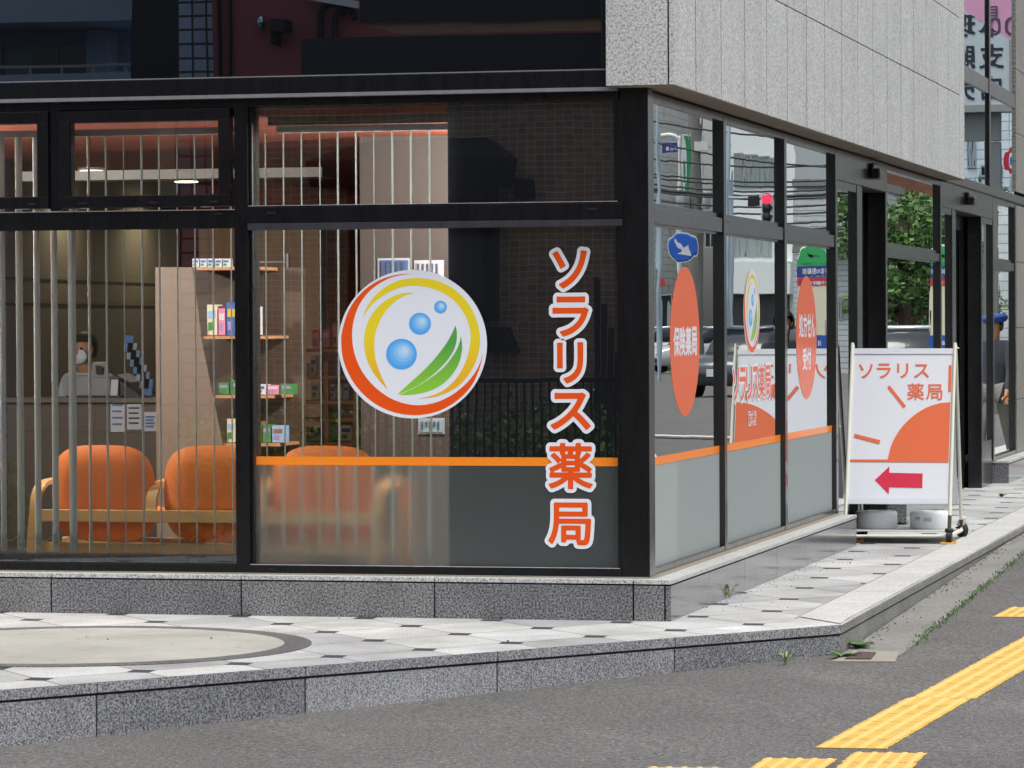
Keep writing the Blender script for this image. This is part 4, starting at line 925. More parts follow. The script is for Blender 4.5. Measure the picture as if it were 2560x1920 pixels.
# open wooden shelf with leaflets
t = thing('wooden_shelf', 'open wooden shelf with boxes and leaflets behind the round logo window', 'shelf', (-2.6, 3.3, .05))
Y = 3.3
for px in (716, 814, 888):
    p = U(px, 900, 1, Y); b = MB(); b.box(p[0] - .014, p[0] + .014, Y, Y + .3, .05, 1.24 if px != 814 else 1.30); b.build('upright', gw, t)
for y in (872, 940, 1002, 1046, 1105):
    p = U(712, y, 1, Y); q = U(892, y, 1, Y); b = MB(); b.box(p[0], q[0], Y - .01, Y + .3, p[2] - .02, p[2]); b.build('shelf_board', gw, t)
for row, (y, items) in enumerate(((868, ((780, 798, 44, 3), (806, 824, 44, 3), (832, 846, 60, 4), (850, 862, 40, 2))), (938, ((776, 790, 48, 0), (840, 852, 45, 7), (730, 768, 30, 8))), (1000, ((778, 798, 44, 0), (826, 838, 40, 0), (842, 854, 42, 8), (858, 872, 40, 5))), (1103, ((724, 738, 36, 4), (742, 756, 34, 0), (760, 778, 36, 6), (782, 796, 34, 7), (830, 846, 40, 2), (850, 880, 40, 0))))):
    bx = []
    for (xa, xb, h_, mi) in items:
        p = U(xa, y, 1, Y + .02); q = U(xb, y - h_, 1, Y + .02); bx.append((p[0], q[0], Y + .02, Y + .08, p[2] + .002, q[2], mi, 'box'))
    goods('leaflet_box', lambda k, row=row: 'upright leaflet box, %s from the left on the %s board of the wooden shelf' % (('first', 'second', 'third', 'fourth', 'fifth', 'sixth')[k], ('top', 'second', 'third', 'bottom')[row]), 'box', 'leaflet boxes on the wooden shelf', bx, GM)
# framed notices further back
for (xa, xb, y0, y1, lab, mi) in ((945, 1025, 645, 705, 'framed blue poster on the inner wall behind the logo', 1), (1036, 1110, 650, 702, 'white notice with upright lines of writing on the inner wall', 0), (1046, 1112, 1045, 1085, 'pale green notice low behind the glass under the logo', 5)):
    b = MB(); panel_px(b, xa, xb, y0, y1, 2.4, 0); panel_px(b, xa + 5, xb - 5, y0 + 5, y1 - 5, 2.394, 1)
    for k in range(5): xx = xa + 8 + k * (xb - xa - 16) / 5; panel_px(b, xx, xx + 4, y0 + 9, y1 - 12 - 6 * (k % 2), 2.388, 2)
    tagt(b.build('notice_board', [P('notice_paper', '#8d9096', .7), P('notice_tint_%d' % mi, ('#8d9096', '#33496f', '#3f8a4c', '#d98aa8', '#c9b43c', '#7795a0')[mi], .7), ink_m]), lab, 'notice')
b = MB(); p = U(905, 1150, 1, 2.42); q = U(1118, 600, 1, 2.42); b.box(p[0], q[0] + .6, 2.405, 2.48, .05, 2.62); tagt(b.build('partition_wall', P('partition_brown', '#39322d', .7)), 'brown inner partition carrying notices behind the logo window', 'wall')

# ================================================================== folding sign
sign_w = P('sign_face', '#dfe2ea', .35, var=.02); tube_m = P('sign_tube', '#dcdccb', .4, var=.05); sun_o = P('sign_orange', '#e06c42', .45, var=.02); crim = P('sign_crimson', '#d22a48', .4, var=.02)
rubber = P('rubber_black', '#111114', .6); silver = P('zinc', '#b4b8bb', .35, metal=.6)
yT, yB_, = 7.20, 6.83
tl, tr_ = U(2131, 863, 1, yT), U(2387.5, 863, 1, yT); bl, br = U(2112, 1340, 1, yB_), U(2373, 1340, 1, yB_)
fnrm = np.cross(tr_ - tl, bl - tl); fnrm /= np.linalg.norm(fnrm)
if fnrm[1] > 0: fnrm = -fnrm
def AB(zx, zy, off=0):
    d = ray(2060 + zx / 2.764, 820 + zy / 2.764); t_ = ((tl + fnrm * off - CAM) @ fnrm) / (d @ fnrm); return CAM + d * t_
t = thing('folding_sign', 'white wheeled folding sign with orange rising sun and red arrow for ソラリス薬局', 'sign', (.34, 7.2, 0))
b = MB(); b.tube([tl + (0, 0, .015), bl], .0125, 10); b.tube([tr_ + (0, 0, .015), br], .0125, 10)
dyb = 7.68 - 6.83
tl2, tr2 = tl + (0, .03, 0), tr_ + (0, .03, 0); bl2, br2 = bl + (0, dyb, 0), U(2404, 1325, 1, 7.66)
b.tube([tl2, bl2], .0125, 10); b.tube([tr2, br2], .0125, 10)
zf = bl[2]
b.tube([bl, br], .010, 8); b.tube([bl2, br2], .010, 8); b.tube([bl, bl2], .012, 8); b.tube([br, br2], .015, 8)
b.tube([tr_ + (0, -.005, -.02), tr2 + (.02, .01, -.02)], .006, 6)
b.build('frame', tube_m, t)
b = MB(); b.tube([br + (0, 0, .02) + (tr_ - br) * .01, br + (tr_ - br) * .105], .0135, 10); b.tube([br2 + (tr2 - br2) * .02, br2 + (tr2 - br2) * .06], .0135, 10); b.build('worn_tape', P('bare_patch', '#4a4038', .8), t)
b = MB(); p_ = [AB(202, 142), AB(893, 142), AB(858, 1219), AB(164, 1213)]; b.prism(p_, -fnrm * .012, 0); b.build('front_panel', sign_w, t)
b = MB()
for z0, z1 in ((142, 180), (1178, 1216)):
    f = lambda x0, x1, z: (AB(x0, z, .0015), AB(x1, z, .0015))
    xl = lambda z: 202 - (z - 142) * .036; xr = lambda z: 893 - (z - 142) * .033
    A1, A2 = f(xl(z0), xr(z0), z0); A3, A4 = f(xl(z1), xr(z1), z1); b.prism([A1, A2, A4, A3], fnrm * .004, 0)
b.build('panel_rails', P('sign_rail', '#d6dbe2', .3), t)
b = MB(); O = .0028
b.poly([AB(x, y, O) for x, y in crom([(873, 512), (800, 520), (720, 545), (640, 590), (560, 660), (500, 740), (462, 820), (441, 908)], 4) + [(180, 908), (180, 925), (440, 926), (860, 930)]], 0)
for q in (((455, 397), (568, 540), (550, 553), (437, 410)), ((212, 730), (390, 775), (383, 802), (206, 755)), ((862, 258), (882, 258), (877, 440), (858, 440))): b.poly([AB(x, y, O) for x, y in q], 0)
b.poly([AB(x, y, O) for x, y in ((352, 1050), (453, 955), (451, 1000), (682, 1005), (679, 1105), (450, 1100), (448, 1148))], 1)
b.build('sign_graphic', [sun_o, crim], t, fix=False)
b = MB()
for ch, x0, x1, y0, y1 in (('ソ', 242, 336, 250, 346), ('ラ', 367, 460, 246, 345), ('リ', 507, 581, 246, 343), ('ス', 622, 725, 251, 343), ('薬', 576, 690, 383, 496), ('局', 707, 818, 390, 496)):
    D, gx, gy, bb = sdf(ch, 64)
    put_glyph(b, ch, lambda a, c, bb=bb, x0=x0, x1=x1, y0=y0, y1=y1: AB(x0 + (x1 - x0) * (a - bb[0]) / (bb[1] - bb[0]), y1 - (y1 - y0) * (c - bb[2]) / (bb[3] - bb[2]), O), .012, 0, 64)
b.build('lettering', sun_o, t, fix=False)
# back panel
bn = np.cross(bl2 - tl2, tr2 - tl2); bn /= np.linalg.norm(bn)
if bn[1] < 0: bn = -bn
b = MB(); kk = [tl2 + (tr2 - tl2) * .03 + (bl2 - tl2) * .02, tr2 + (tl2 - tr2) * .03 + (br2 - tr2) * .02, tr2 + (tl2 - tr2) * .03 + (br2 - tr2) * .83, tl2 + (tr2 - tl2) * .03 + (bl2 - tl2) * .83]
b.prism(kk, bn * .012, 0); b.build('back_panel', sign_w, t)
for q, (x, y) in enumerate(((br[0], 6.83), (br2[0], 7.68), (bl[0], 6.83), (bl2[0], 7.66))):
    b = MB(); r_ = .046 if q % 2 == 0 else .052; b.tube([(x - .018, y, r_), (x + .018, y, r_)], r_, 20) if q % 2 == 0 else b.tube([(x - .012, y - .012, r_), (x + .012, y + .012, r_)], r_, 20)
    cs = b.build('wheel', rubber, t, bevel=.006)
    b = MB(); b.lathe((x, y, r_ * 1.9), [(.008, -.02), (.03, -.004), (.03, .014), (.02, .022)], 14); b.build('caster_fork', rubber if q % 2 == 0 else silver, t)
tape_m = P('tape_white', '#cfcbc6', .5); b = MB(); b.obox((br2[0] + .005, 7.66, .115), (1, 0, -.3), (0, 1, 0), (.3, 0, 1), .02, .02, .035); b.build('tape_wrap', tape_m, t, bevel=.01)
b = MB(); b.box(bl[0] + .03, br[0] - .03, 6.84, 7.62, .082, .088); b.build('weight_tray', P('tray_white', '#c4c6c4', .5), t)
for q, (x, y) in enumerate(((br[0], 6.83), (bl[0] + .06, 7.0))):
    b = MB(); b.box(x - .055, x + .035, y - .05, y + .03, .001, .014); b.box(x + .035, x + .05, y - .035, y - .0, .001, .024)
    tagt(b.build('wheel_chock', P('chock_yellow', '#e8a636', .5), bevel=.003), ('small yellow chock under the near right wheel of the folding sign', 'small yellow chock under the tray of the folding sign near the plinth')[q], 'chock')
for q, (pa, pb) in enumerate(((2137, 2242), (2274, 2378))):
    xa, xb = U(pa, 1310, 1, 7.18)[0], U(pb, 1310, 1, 7.18)[0]; rx = (xb - xa) / 2; xc = (xa + xb) / 2
    wt = thing('sign_weight', ('round pale grey ballast weight without label on the sign tray, nearer the plinth', 'round pale grey ballast weight with printed labels on the sign tray')[q], 'weight', (xc, 7.2, .088), 'ballast weights on the folding sign')
    b = MB(); b.lathe((xc, 7.2, .0885), [(rx * .94, 0), (rx, .008), (rx, .10), (rx * .985, .110), (rx * .93, .117), (rx * .6, .117), (rx * .57, .121), (rx * .3, .121), (rx * .3, .10)], 48); b.build('weight_body', P('weight_grey', '#eceef0', .5, var=.05), wt)
    if q:
        for (x_, w_, z_, h_) in ((-.075, .018, .07, .018), (-.005, .028, .066, .024)):
            b = MB()
            for a in range(6):
                f0 = (x_ - w_ + 2 * w_ * a / 6) / rx; f1 = (x_ - w_ + 2 * w_ * (a + 1) / 6) / rx
                P0_, P1_ = [(xc + rx * 1.002 * f, 7.2 - rx * 1.002 * math.sqrt(1 - f * f)) for f in (f0, f1)]
                z0 = .0885 + z_ - h_ / 2; 
                if a % 5 != 2: b.add([(P0_[0], P0_[1], z0), (P1_[0], P1_[1], z0), (P1_[0], P1_[1], z0 + .002), (P0_[0], P0_[1], z0 + .002)], [(0, 1, 2, 3)])
                for zz in (.007, .015): b.add([(P0_[0], P0_[1], z0 + zz), (P1_[0] * .85 + P0_[0] * .15, P1_[1] * .85 + P0_[1] * .15, z0 + zz), (P1_[0] * .85 + P0_[0] * .15, P1_[1] * .85 + P0_[1] * .15, z0 + zz + .004), (P0_[0], P0_[1], z0 + zz + .004)], [(0, 1, 2, 3)])
                b.add([(P0_[0], P0_[1], z0 + h_), (P1_[0], P1_[1], z0 + h_), (P1_[0], P1_[1], z0 + h_ + .002), (P0_[0], P0_[1], z0 + h_ + .002)], [(0, 1, 2, 3)])
            b.build('printed_label', ink_m, wt, fix=False)

# ================================================================== tactile tiles, cover, weeds, grit
def tile(name, lab, cx0, cy0, ang, kind, grp):
    b = MB(); h = .1468
    def L_(x, y, z): return (math.cos(ang) * x - math.sin(ang) * y + cx0, math.sin(ang) * x + math.cos(ang) * y + cy0, gz(cx0, cy0) + z + .0153 * (math.cos(ang) * x - math.sin(ang) * y) + .012 * (math.sin(ang) * x + math.cos(ang) * y))
    rr_ = random.Random(int(abs(cx0 * 991 + cy0 * 377))); N = 10; out = []
    for sd_ in range(4):
        for k in range(N):
            f = -h + 2 * h * k / N; j = rr_.uniform(-.006, .002) if sd_ in (1, 3) else rr_.uniform(-.001, .0005)
            out.append({0: (f, -h + j * -1), 1: (h + j, f), 2: (-f, h + j), 3: (-h - j, -f)}[sd_])
    b.add([L_(x, y, .004) for x, y in out], [tuple(range(len(out)))]); n_ = len(out)
    b.add([L_(x, y, z) for z in (-.004, .004) for x, y in out], [(i, (i + 1) % n_, (i + 1) % n_ + n_, i + n_) for i in range(n_)], 1)
    if kind == 'bar':
        for q in range(4):
            x = -.1125 + .075 * q; p = [(-.013, -.138), (.013, -.138), (.013, .138), (-.013, .138)]; i_ = .008
            lo_ = [L_(x + a, c, .0041) for a, c in p]; hi = [L_(x + a * .6, c * (1 - i_ / .14), .0095) for a, c in p]
            b.add(lo_ + hi, [(4, 5, 6, 7), (0, 1, 5, 4), (1, 2, 6, 5), (2, 3, 7, 6), (3, 0, 4, 7)], 2)
    else:
        for i in range(5):
            for j in range(5):
                x, y = -.12 + .06 * i, -.12 + .06 * j; lo_ = [L_(x + .0165 * math.cos(a * PI / 5), y + .0165 * math.sin(a * PI / 5), .0041) for a in range(10)]; hi = [L_(x + .010 * math.cos(a * PI / 5), y + .010 * math.sin(a * PI / 5), .0095) for a in range(10)]
                b.add(lo_ + hi, [tuple(range(10, 20))] + [(a, (a + 1) % 10, (a + 1) % 10 + 10, a + 10) for a in range(10)], 2)
    o = b.build(name, [yellow_m, P('tile_edge', '#8a7346', .8), bar_m], None, fix=False); return tagt(o, lab, 'paving tile', grp)
ordn = ['nearest', 'second', 'third', 'fourth', 'fifth', 'sixth', 'seventh', 'eighth', 'ninth', 'tenth', 'eleventh', 'twelfth', 'thirteenth', 'fourteenth', 'fifteenth', 'sixteenth', 'seventeenth', 'eighteenth', 'nineteenth', 'twentieth']
an = -.0745
for k in range(20):
    x = 1.489 + .0225 * (k + .0) + (.018 if k >= 6 else 0); y = -3.70 + .2995 * k
    tile('tactile_tile', 'yellow ribbed guide tile, %s in the slanting strip' % ordn[k], x, y, an, 'bar', 'ribbed guide tiles in the slanting strip')
for k, (x, y, lab) in enumerate(((1.655, -4.13, 'upper right'), (1.33, -4.33, 'upper middle'), (1.655, -4.432, 'lower right'), (1.33, -4.632, 'lower middle'), (.93, -4.62, 'left'))):
    tile('warning_tile', 'yellow dotted warning tile, %s in the patch at the bottom edge' % lab, x, y, .0 - .02, 'dot', 'dotted warning tiles at the bottom')
for k, (x, y, lab) in enumerate(((1.57, 2.13, 'near left'), (1.59, 2.44, 'far left'), (1.875, 2.13, 'near right'), (1.895, 2.44, 'far right'))):
    tile('warning_tile', 'yellow dotted warning tile, %s one in the patch at the right edge' % lab, x, y, an, 'dot', 'dotted warning tiles at the right edge')
# iron cover in its concrete collar
c0, c1, c2, c3 = G(2112, 1654), G(2177, 1654), G(2190, 1638), G(2146, 1636)
t = thing('drain_cover', 'small rusty square iron cover set in pale concrete at the kerb corner', 'cover', (float(c0[0]), float(c0[1]), float(c0[2])))
b = MB(); k_ = [c0 + (-.05, -.09, .0), c1 + (.13, -.07, 0), c2 + (.10, .12, 0), c3 + (-.04, .12, 0)]; b.prism([p + (0, 0, .010) for p in k_], (0, 0, -.02)); b.build('collar', P('collar_concrete', '#8a867b', .9, var=.15), t)
b = MB(); b.prism([p + (0, 0, .016) for p in (c0, c1, c2, c3)], (0, 0, -.01)); b.build('lid', P('rusty_iron', '#4a3b34', .7, var=.3, vscale=40), t)
leaf_m = P('weed_leaf', '#466b2c', .6, var=.3, vscale=30); grass_m = P('dry_grass', '#8fa06a', .7, var=.3, vscale=40)
def weed(px, py, onroad, r_, n_, h_, lab, mat=leaf_m, wd=.014):
    p = G(px, py) if onroad is True else (U(px, py, 2, 0) if onroad is None else np.array(onroad)); rr_ = random.Random(px); b = MB()
    for k in range(n_):
        a = 2 * PI * k / n_ + rr_.uniform(-.4, .4); L = r_ * rr_.uniform(.6, 1.1); d = np.array([math.cos(a), math.sin(a), 0]); s_ = np.array([-d[1], d[0], 0]); hh = h_ * rr_.uniform(.6, 1.2)
        pts = [p + d * L * f + np.array([0, 0, hh * (f * (1.6 - f * .9))]) for f in (0, .3, .65, 1)]; ws = [.25, .9, 1, .05]
        vs = []; [vs.extend([q - s_ * wd * w_ + (0, 0, .002), q + (0, 0, -.001), q + s_ * wd * w_ + (0, 0, .002)]) for q, w_ in zip(pts, ws)]
        b.add(vs, [(3 * i + j, 3 * i + j + 1, 3 * i + j + 4, 3 * i + j + 3) for i in range(3) for j in range(2)], 0, True)
    return tagt(b.build('weed', mat, fix=False), lab, 'plant')
weed(2147, 1622, True, .11, 13, .045, 'broad leaved weed against the kerb just behind the iron cover')
weed(2105, 1646, True, .10, 11, .035, 'broad leaved weed spreading over the left edge of the iron cover')
weed(1964, 1663, True, .05, 14, .10, 'thin pale grass tuft against the front kerb left of the corner', grass_m, .004)
weed(2300, 1284, (-.005, 8.95, .0), .07, 12, .05, 'dark weed growing at the plinth foot beyond the folding sign', P('weed_dark', '#4d5c2e', .8, var=.3))
weed(1858, 1470, (.012, 1.62, 0), .05, 14, .10, 'thin dry grass tuft at the plinth joint on the side pavement', grass_m, .004)
weed(2433, 1217, (-.1, 12.62, 0), .06, 8, .04, 'small weed at the foot of the far entrance frame')
weed(2504, 1243, None, .06, 8, .04, 'small bright weed between the paving stones far down the side')
weed(305, 1528, None, .03, 6, .03, 'tiny weed at the foot of the front plinth')
weed(966, 1543, None, .03, 7, .02, 'tiny dry weed at the plinth foot under the logo window', grass_m, .004)
b = MB(); rr_ = random.Random(11)
for k in range(750):
    f = rr_.random(); y = -.05 + 8.5 * f ** 1.1
    if y < .4 and rr_.random() < .7: continue
    x = 1.20 - .012 * y + rr_.gauss(0, .018); z = gz(x, y) + .004; a = rr_.uniform(0, 6.28); s_ = rr_.uniform(.005, .013)
    b.add([(x, y, z), (x + s_ * math.cos(a), y + s_ * math.sin(a), z + .012), (x + s_ * .6 * math.cos(a + .9), y + s_ * .6 * math.sin(a + .9), z + .018)], [(0, 1, 2)])
b.build('moss_line', P('moss', '#4f7433', .8, var=.4, vscale=30), kind='stuff', fix=False)
b = MB()
for k in range(330):
    if k < 110: y = rr_.uniform(.6, 6.2); x = abs(rr_.gauss(0, .10)) + .005; z = 0
    elif k < 290: y = rr_.uniform(0, 9); x = .885 + abs(rr_.gauss(0, .05)); z = gz(x, y) + .004
    else: x = rr_.uniform(-3, .8); y = rr_.uniform(-2.4, 6); z = 0.004 if x < .6 and not (y > 0 and x < 0) else -9
    if z < -1: continue
    s_ = rr_.uniform(.002, .005) * (1.5 if k > 130 and k < 380 else 1); b.ball((x, y, z + s_ * .4), s_, s_, s_ * .6, 5, 4, k % 2, .3, rr_)
b.build('grit', [P('grit_dark', '#5e574c', .9), P('grit_pale', '#8d8573', .9)], kind='stuff')

# ================================================================== street behind the camera, mirrored in the front glass
def tiled(name, c0, c1, mortar, tw, th, rough=.5, axis='x', off=0.0, mort=.03):
    t = NT(name); sep = t.n('ShaderNodeSeparateXYZ'); t.set(sep.inputs[0], t.pos()); cb = t.n('ShaderNodeCombineXYZ')
    t.set(cb.inputs[0], t.math('ADD', sep.outputs[0], sep.outputs[1])); t.set(cb.inputs[1], sep.outputs[2])
    br = t.n('ShaderNodeTexBrick'); br.offset = off; br.squash = 1; t.set(br.inputs['Vector'], cb)
    for k_, v_ in (('Color1', col(c0)), ('Color2', col(c1)), ('Mortar', col(mortar)), ('Scale', 1.0), ('Mortar Size', mort * th), ('Brick Width', tw), ('Row Height', th), ('Bias', 0.0)): br.inputs[k_].default_value = v_
    n = t.noise(5, 4, .7)
    x = t.n('ShaderNodeMix', data_type='RGBA', blend_type='MULTIPLY'); x.inputs[0].default_value = .5
    t.set(x.inputs[6], br.outputs[0]); t.set(x.inputs[7], t.ramp(n, [(.3, (.55,) * 3), (.7, (1, 1, 1))]))
    t.pr(Base_Color=x.outputs[2], Roughness=rough); MATS[name] = t.m; return t.m
wglass_m = P('far_window_glass', '#20262a', .08); wframe_m = P('far_window_frame', '#8d9194', .5); curtain_m = P('far_curtain', '#8a9a98', .8, var=.25, vscale=5)
def building(name, lab, x0, x1, y0, y1, z1, mat, wins=(), face='-y', roof=True, extra=None, z0=-1.2, curtain=False):
    t = thing(name, lab, 'building', ((x0 + x1) / 2, (y0 + y1) / 2, gz((x0 + x1) / 2, (y0 + y1) / 2)))
    b = MB(); b.box(x0, x1, y0, y1, z0, z1); b.build('wall', mat, t)
    if roof: b = MB(); b.box(x0 - .12, x1 + .12, y0 - .12, y1 + .12, z1, z1 + .25); b.build('roof_edge', P('roof_trim', '#7c7d7c', .6), t)
    for (a, c, d, e) in wins:
        b = MB(); f = .06
        if face == '-y': ya, yb = y0 - .05, y0 + .02
        elif face == '+y': ya, yb = y1 - .02, y1 + .05
        if face in ('-y', '+y'):
            for q in ((a, a + f, d, e), (c - f, c, d, e), (a + f, c - f, d, d + f), (a + f, c - f, e - f, e), ((a + c) / 2 - f / 2, (a + c) / 2 + f / 2, d + f, e - f)): b.box(q[0], q[1], ya, yb, q[2], q[3])
            w_ = b.build('window', wframe_m, t)
            b = MB(); yy = y0 - .015 if face == '-y' else y1 + .015; b.box(a + f, c - f, yy - .004, yy + .004, d + f, e - f); b.build('pane', curtain_m if curtain else wglass_m, w_)
    return t
brown_tile = tiled('brown_tile', '#d6ad8a', '#a8836a', '#f2f2f2', .10, .065, .4, mort=.06)
pale_tile = tiled('pale_tile', '#dde2e3', '#d0d6d7', '#9aa2a4', .35, .28, .5, mort=.06)
xa, xb = ML(640, 300, -19)[0], -3.0
t = building('brick_house', 'single storey building of small brown wall tiles with a dark cladded eave', xa, xb, -27, -19, 3.95, brown_tile, (), '+y', roof=False)
b = MB(); xe = ML(755, 100, -18.6)[0]; b.box(xe, -2.6, -19.6, -18.6, ML(900, 183, -18.6)[2], ML(900, 95, -18.6)[2]); b.box(ML(900, 50, -18.9)[0], -2.6, -20.4, -18.9, ML(900, 60, -18.9)[2], 8.0); b.box(xe, -2.6, -18.62, -18.58, 4.02, 4.05, 1)
b.build('eave_cladding', [P('clad_black', '#1d1f24', .5), wframe_m], t)
def mlz(py, Y=-18.7): return float(ML(1000, py, Y)[2])
def mlx(px, Y=-18.7): return float(ML(px, 500, Y)[0])
b = MB(); b.prism([(mlx(800), -18.3, mlz(470)), (mlx(1270), -18.3, mlz(470)), (mlx(1292), -18.2, mlz(402)), (mlx(1205), -18.8, mlz(345)), (mlx(930), -18.8, mlz(345)), (mlx(795), -18.2, mlz(402))], (0, -.6, 0)); b.build('bay_hood', P('hood_dark', '#1b1a1d', .5), t)
b = MB(); 
for q in ((mlx(870), mlx(895)), (mlx(1205), mlx(1232)), (mlx(1045), mlx(1058))): b.box(q[0], q[1], -19.0, -18.7, mlz(790), mlz(468))
b.box(mlx(870), mlx(1232), -19.0, -18.69, mlz(800), mlz(780)); w_ = b.build('bay_window', P('frame_black', '#111113', .4), t)
b = MB(); b.box(mlx(895), mlx(1205), -18.95, -18.9, mlz(780), mlz(470)); b.build('pane', P('curtain_grey', '#4a5053', .5, var=.3, vscale=7), w_)
b = MB(); b.box(mlx(1279), mlx(1325), -19.0, -18.8, mlz(498), mlz(450)); b.build('wall_lamp', dark_m, t, bevel=.02)
b = MB(); b.prism([(mlx(1195), -18.6, mlz(882)), (mlx(1285), -18.6, mlz(882)), (mlx(1262), -18.6, mlz(818)), (mlx(1195), -18.6, mlz(818))], (0, -.4, 0)); b.build('vent_hood', dark_m, t)
b = MB(); b.tube([(mlx(1533), -18.9, 3.9), (mlx(1536), -18.9, 2.6), (mlx(1545), -18.9, -.4)], .03, 8); b.build('rain_pipe', dark_m, t)
b = MB()
for k in range(4): b.box(mlx(1495 + 18 * k), mlx(1508 + 18 * k), -18.5, -18.45, -.5, mlz(700 + 60 * k, -18.5))
b.build('timber_pile', P('old_timber', '#3c342c', .8, var=.3), t)
# railing
t = thing('metal_railing', 'black metal railing with thin upright bars in front of the tiled house', 'railing', (-5, -15, gz(-5, -15)))
x0, x1 = ML(905, 943, -15)[0], -2.4; zt = ML(1300, 945, -15)[2]
b = MB(); b.box(x0, x1, -15.03, -14.97, zt - .04, zt); b.box(x0, x1, -15.02, -14.98, -.30, -.27); b.build('top_rail', dark_m, t)
n_ = int((x1 - x0) / .0795)
for k in range(n_ + 1): b = MB(); x = x0 + k * .0795; b.box(x - .009, x + .009, -15.009, -14.991, -.5, zt - .04); b.build('bar', dark_m, t)
def leaves(b, c, R_, n_, s_, rnd, flat=1, mi=0, nm=2):
    for _ in range(n_):
        v = np.array([rnd.gauss(0, 1) for _ in range(3)]); v = v / (np.linalg.norm(v) + 1e-6) * rnd.random() ** .4; p = np.array(c) + v * np.array(R_)
        u = np.array([rnd.gauss(0, 1) for _ in range(3)]); u /= np.linalg.norm(u); w2_ = np.cross(u, [rnd.gauss(0, 1) for _ in range(3)]); w2_ /= np.linalg.norm(w2_) + 1e-6; q = s_ * rnd.uniform(.6, 1.4)
        b.add([p - u * q, p + w2_ * q * .5, p + u * q, p - w2_ * q * .5], [(0, 1, 2, 3)], rnd.randrange(nm))
lf = [P('leaf_mid', '#65903c', .6, var=.3, vscale=9), P('leaf_light', '#9cba55', .6, var=.3, vscale=9), P('leaf_dark', '#3f6431', .6, var=.3, vscale=9)]
rnd = random.Random(21)
b = MB()
for k in range(64):
    x = -7.6 + k * .085; leaves(b, (x, -15.7 + rnd.uniform(-.35, .35), -.05 + rnd.uniform(0, .3)), (.3, .3, .5 + rnd.uniform(0, .35)), 120, .045, rnd, nm=3)
b.build('undergrowth', lf, kind='stuff', fix=False)
def shrub(lab, c, R_, n_, s_=.05):
    b = MB(); t = thing('shrub', lab, 'plant', (c[0], c[1], gz(c[0], c[1])))
    for k in range(9): leaves(b, (c[0] + rnd.uniform(-.5, .5) * R_[0], c[1] + rnd.uniform(-.4, .4) * R_[1], c[2] + rnd.uniform(-.6, .6) * R_[2]), (R_[0] * .5, R_[1] * .5, R_[2] * .5), n_ // 9, s_, rnd, nm=3)
    b.build('foliage', lf, t, fix=False); b = MB(); b.tube([(c[0], c[1], gz(c[0], c[1]) - .1), (c[0] + .03, c[1], c[2] * .6), (c[0] + .1, c[1], c[2])], [.03, .02, .01], 6); b.build('stem', P('bark', '#4d3f33', .9), t)
p = ML(505, 1120, -12.4); shrub('yellow green bush between the stone wall and the tiled house', (p[0], -12.4, .12), (.42, .35, .62), 1500)
p = ML(15, 1150, -12.4); shrub('low green bush left of the stone wall', (p[0], -12.4, .0), (.3, .3, .5), 600)
stone_m = P('stone_beige', '#8d8474', .8, var=.2, vscale=5)
t = thing('stone_wall', 'weathered beige stone wall of wide courses left of the bush', 'wall', (-8.5, -12.6, -.5)); Y = -12.6
xa, xb = ML(33, 700, Y)[0], ML(404, 700, Y)[0]; zz = [-.8] + [float(ML(200, py, Y)[2]) for py in (1080, 1015, 757, 693)] + [3.4]; b = MB()
for z0_, z1_ in zip(zz[:-1], zz[1:]):
    for c_, d_ in ((xa, (xa * .45 + xb * .55)), (xa * .45 + xb * .55, xb)): b.box(c_ + .006, d_ - .006, Y - .5, Y, z0_ + .008, z1_ - .008, 0)
b.box(xa + .02, xb - .02, Y - .48, Y - .02, -.8, 3.38, 1); b.build('stone_courses', [stone_m, joint_m], t)
# far side of the street: grey block with balcony, dark pillar, tiled corner, red house
Y = -40
def m4(px, py, Y=Y): q = ML(px, py, Y); return float(q[0]), float(q[2])
t = thing('apartment_block', 'blue grey apartment block with a long balcony and window band', 'building', (-22, -44, -.7))
grey_b = P('render_bluegrey', '#93a1b3', .7, var=.1, vscale=1)
x1 = m4(330, 0)[0]; b = MB(); b.box(-34, x1, -50, -42, -1.2, 16); b.box(-34, x1, -42, Y, m4(0, 57)[1], 16); b.box(-34, x1, -42, Y, -1.2, m4(0, 187)[1]); b.build('wall', grey_b, t)
b = MB(); b.box(-34, x1, Y - .06, Y, m4(0, 168)[1] - .02, m4(0, 168)[1] + .03)
for k in range(30): b.box(-34 + k * .58, -34 + k * .58 + .04, Y - .05, Y - .01, m4(0, 187)[1], m4(0, 168)[1])
b.build('balcony_rail', wframe_m, t)
for (a, c) in ((-40, 10), (80, 148), (150, 222)):
    b = MB(); xa, xb = m4(a, 0, -42)[0], m4(c, 0, -42)[0]; z0_, z1_ = m4(0, 190, -42)[1], m4(0, 115, -42)[1]
    b.box(xa, xb, -42, -41.95, z0_, z1_); b.build('window', wglass_m, t)
b = MB(); xa, xb = m4(245, 0, -42)[0], m4(300, 0, -42)[0]; b.box(xa, xb, -42, -41.4, m4(0, 190)[1], m4(0, 60)[1]); b.build('balcony_screen', grey_b, t)
x0_ = float(ML(330, 0, -36)[0]); x1_ = float(ML(447, 0, -36)[0])
t = building('dark_building', 'narrow dark building between the balcony block and the tiled corner', x0_, x1_ + .3, -39, -36, 15, P('dark_render', '#1a1b20', .7), (), '+y', roof=False)
x0_ = float(ML(445, 0, -32)[0]); x1_ = float(ML(535, 0, -32)[0])
t = building('tiled_stair_tower', 'stair tower clad in square pale blue tiles', x0_, x1_, -34, -32, 15, tiled('blue_tile', '#a8bbd0', '#98abc2', '#20242c', .22, .20, .4, mort=.09), (), '+y', roof=False)
red_m = P('red_render', '#8a4a4c', .75, var=.1, vscale=2)
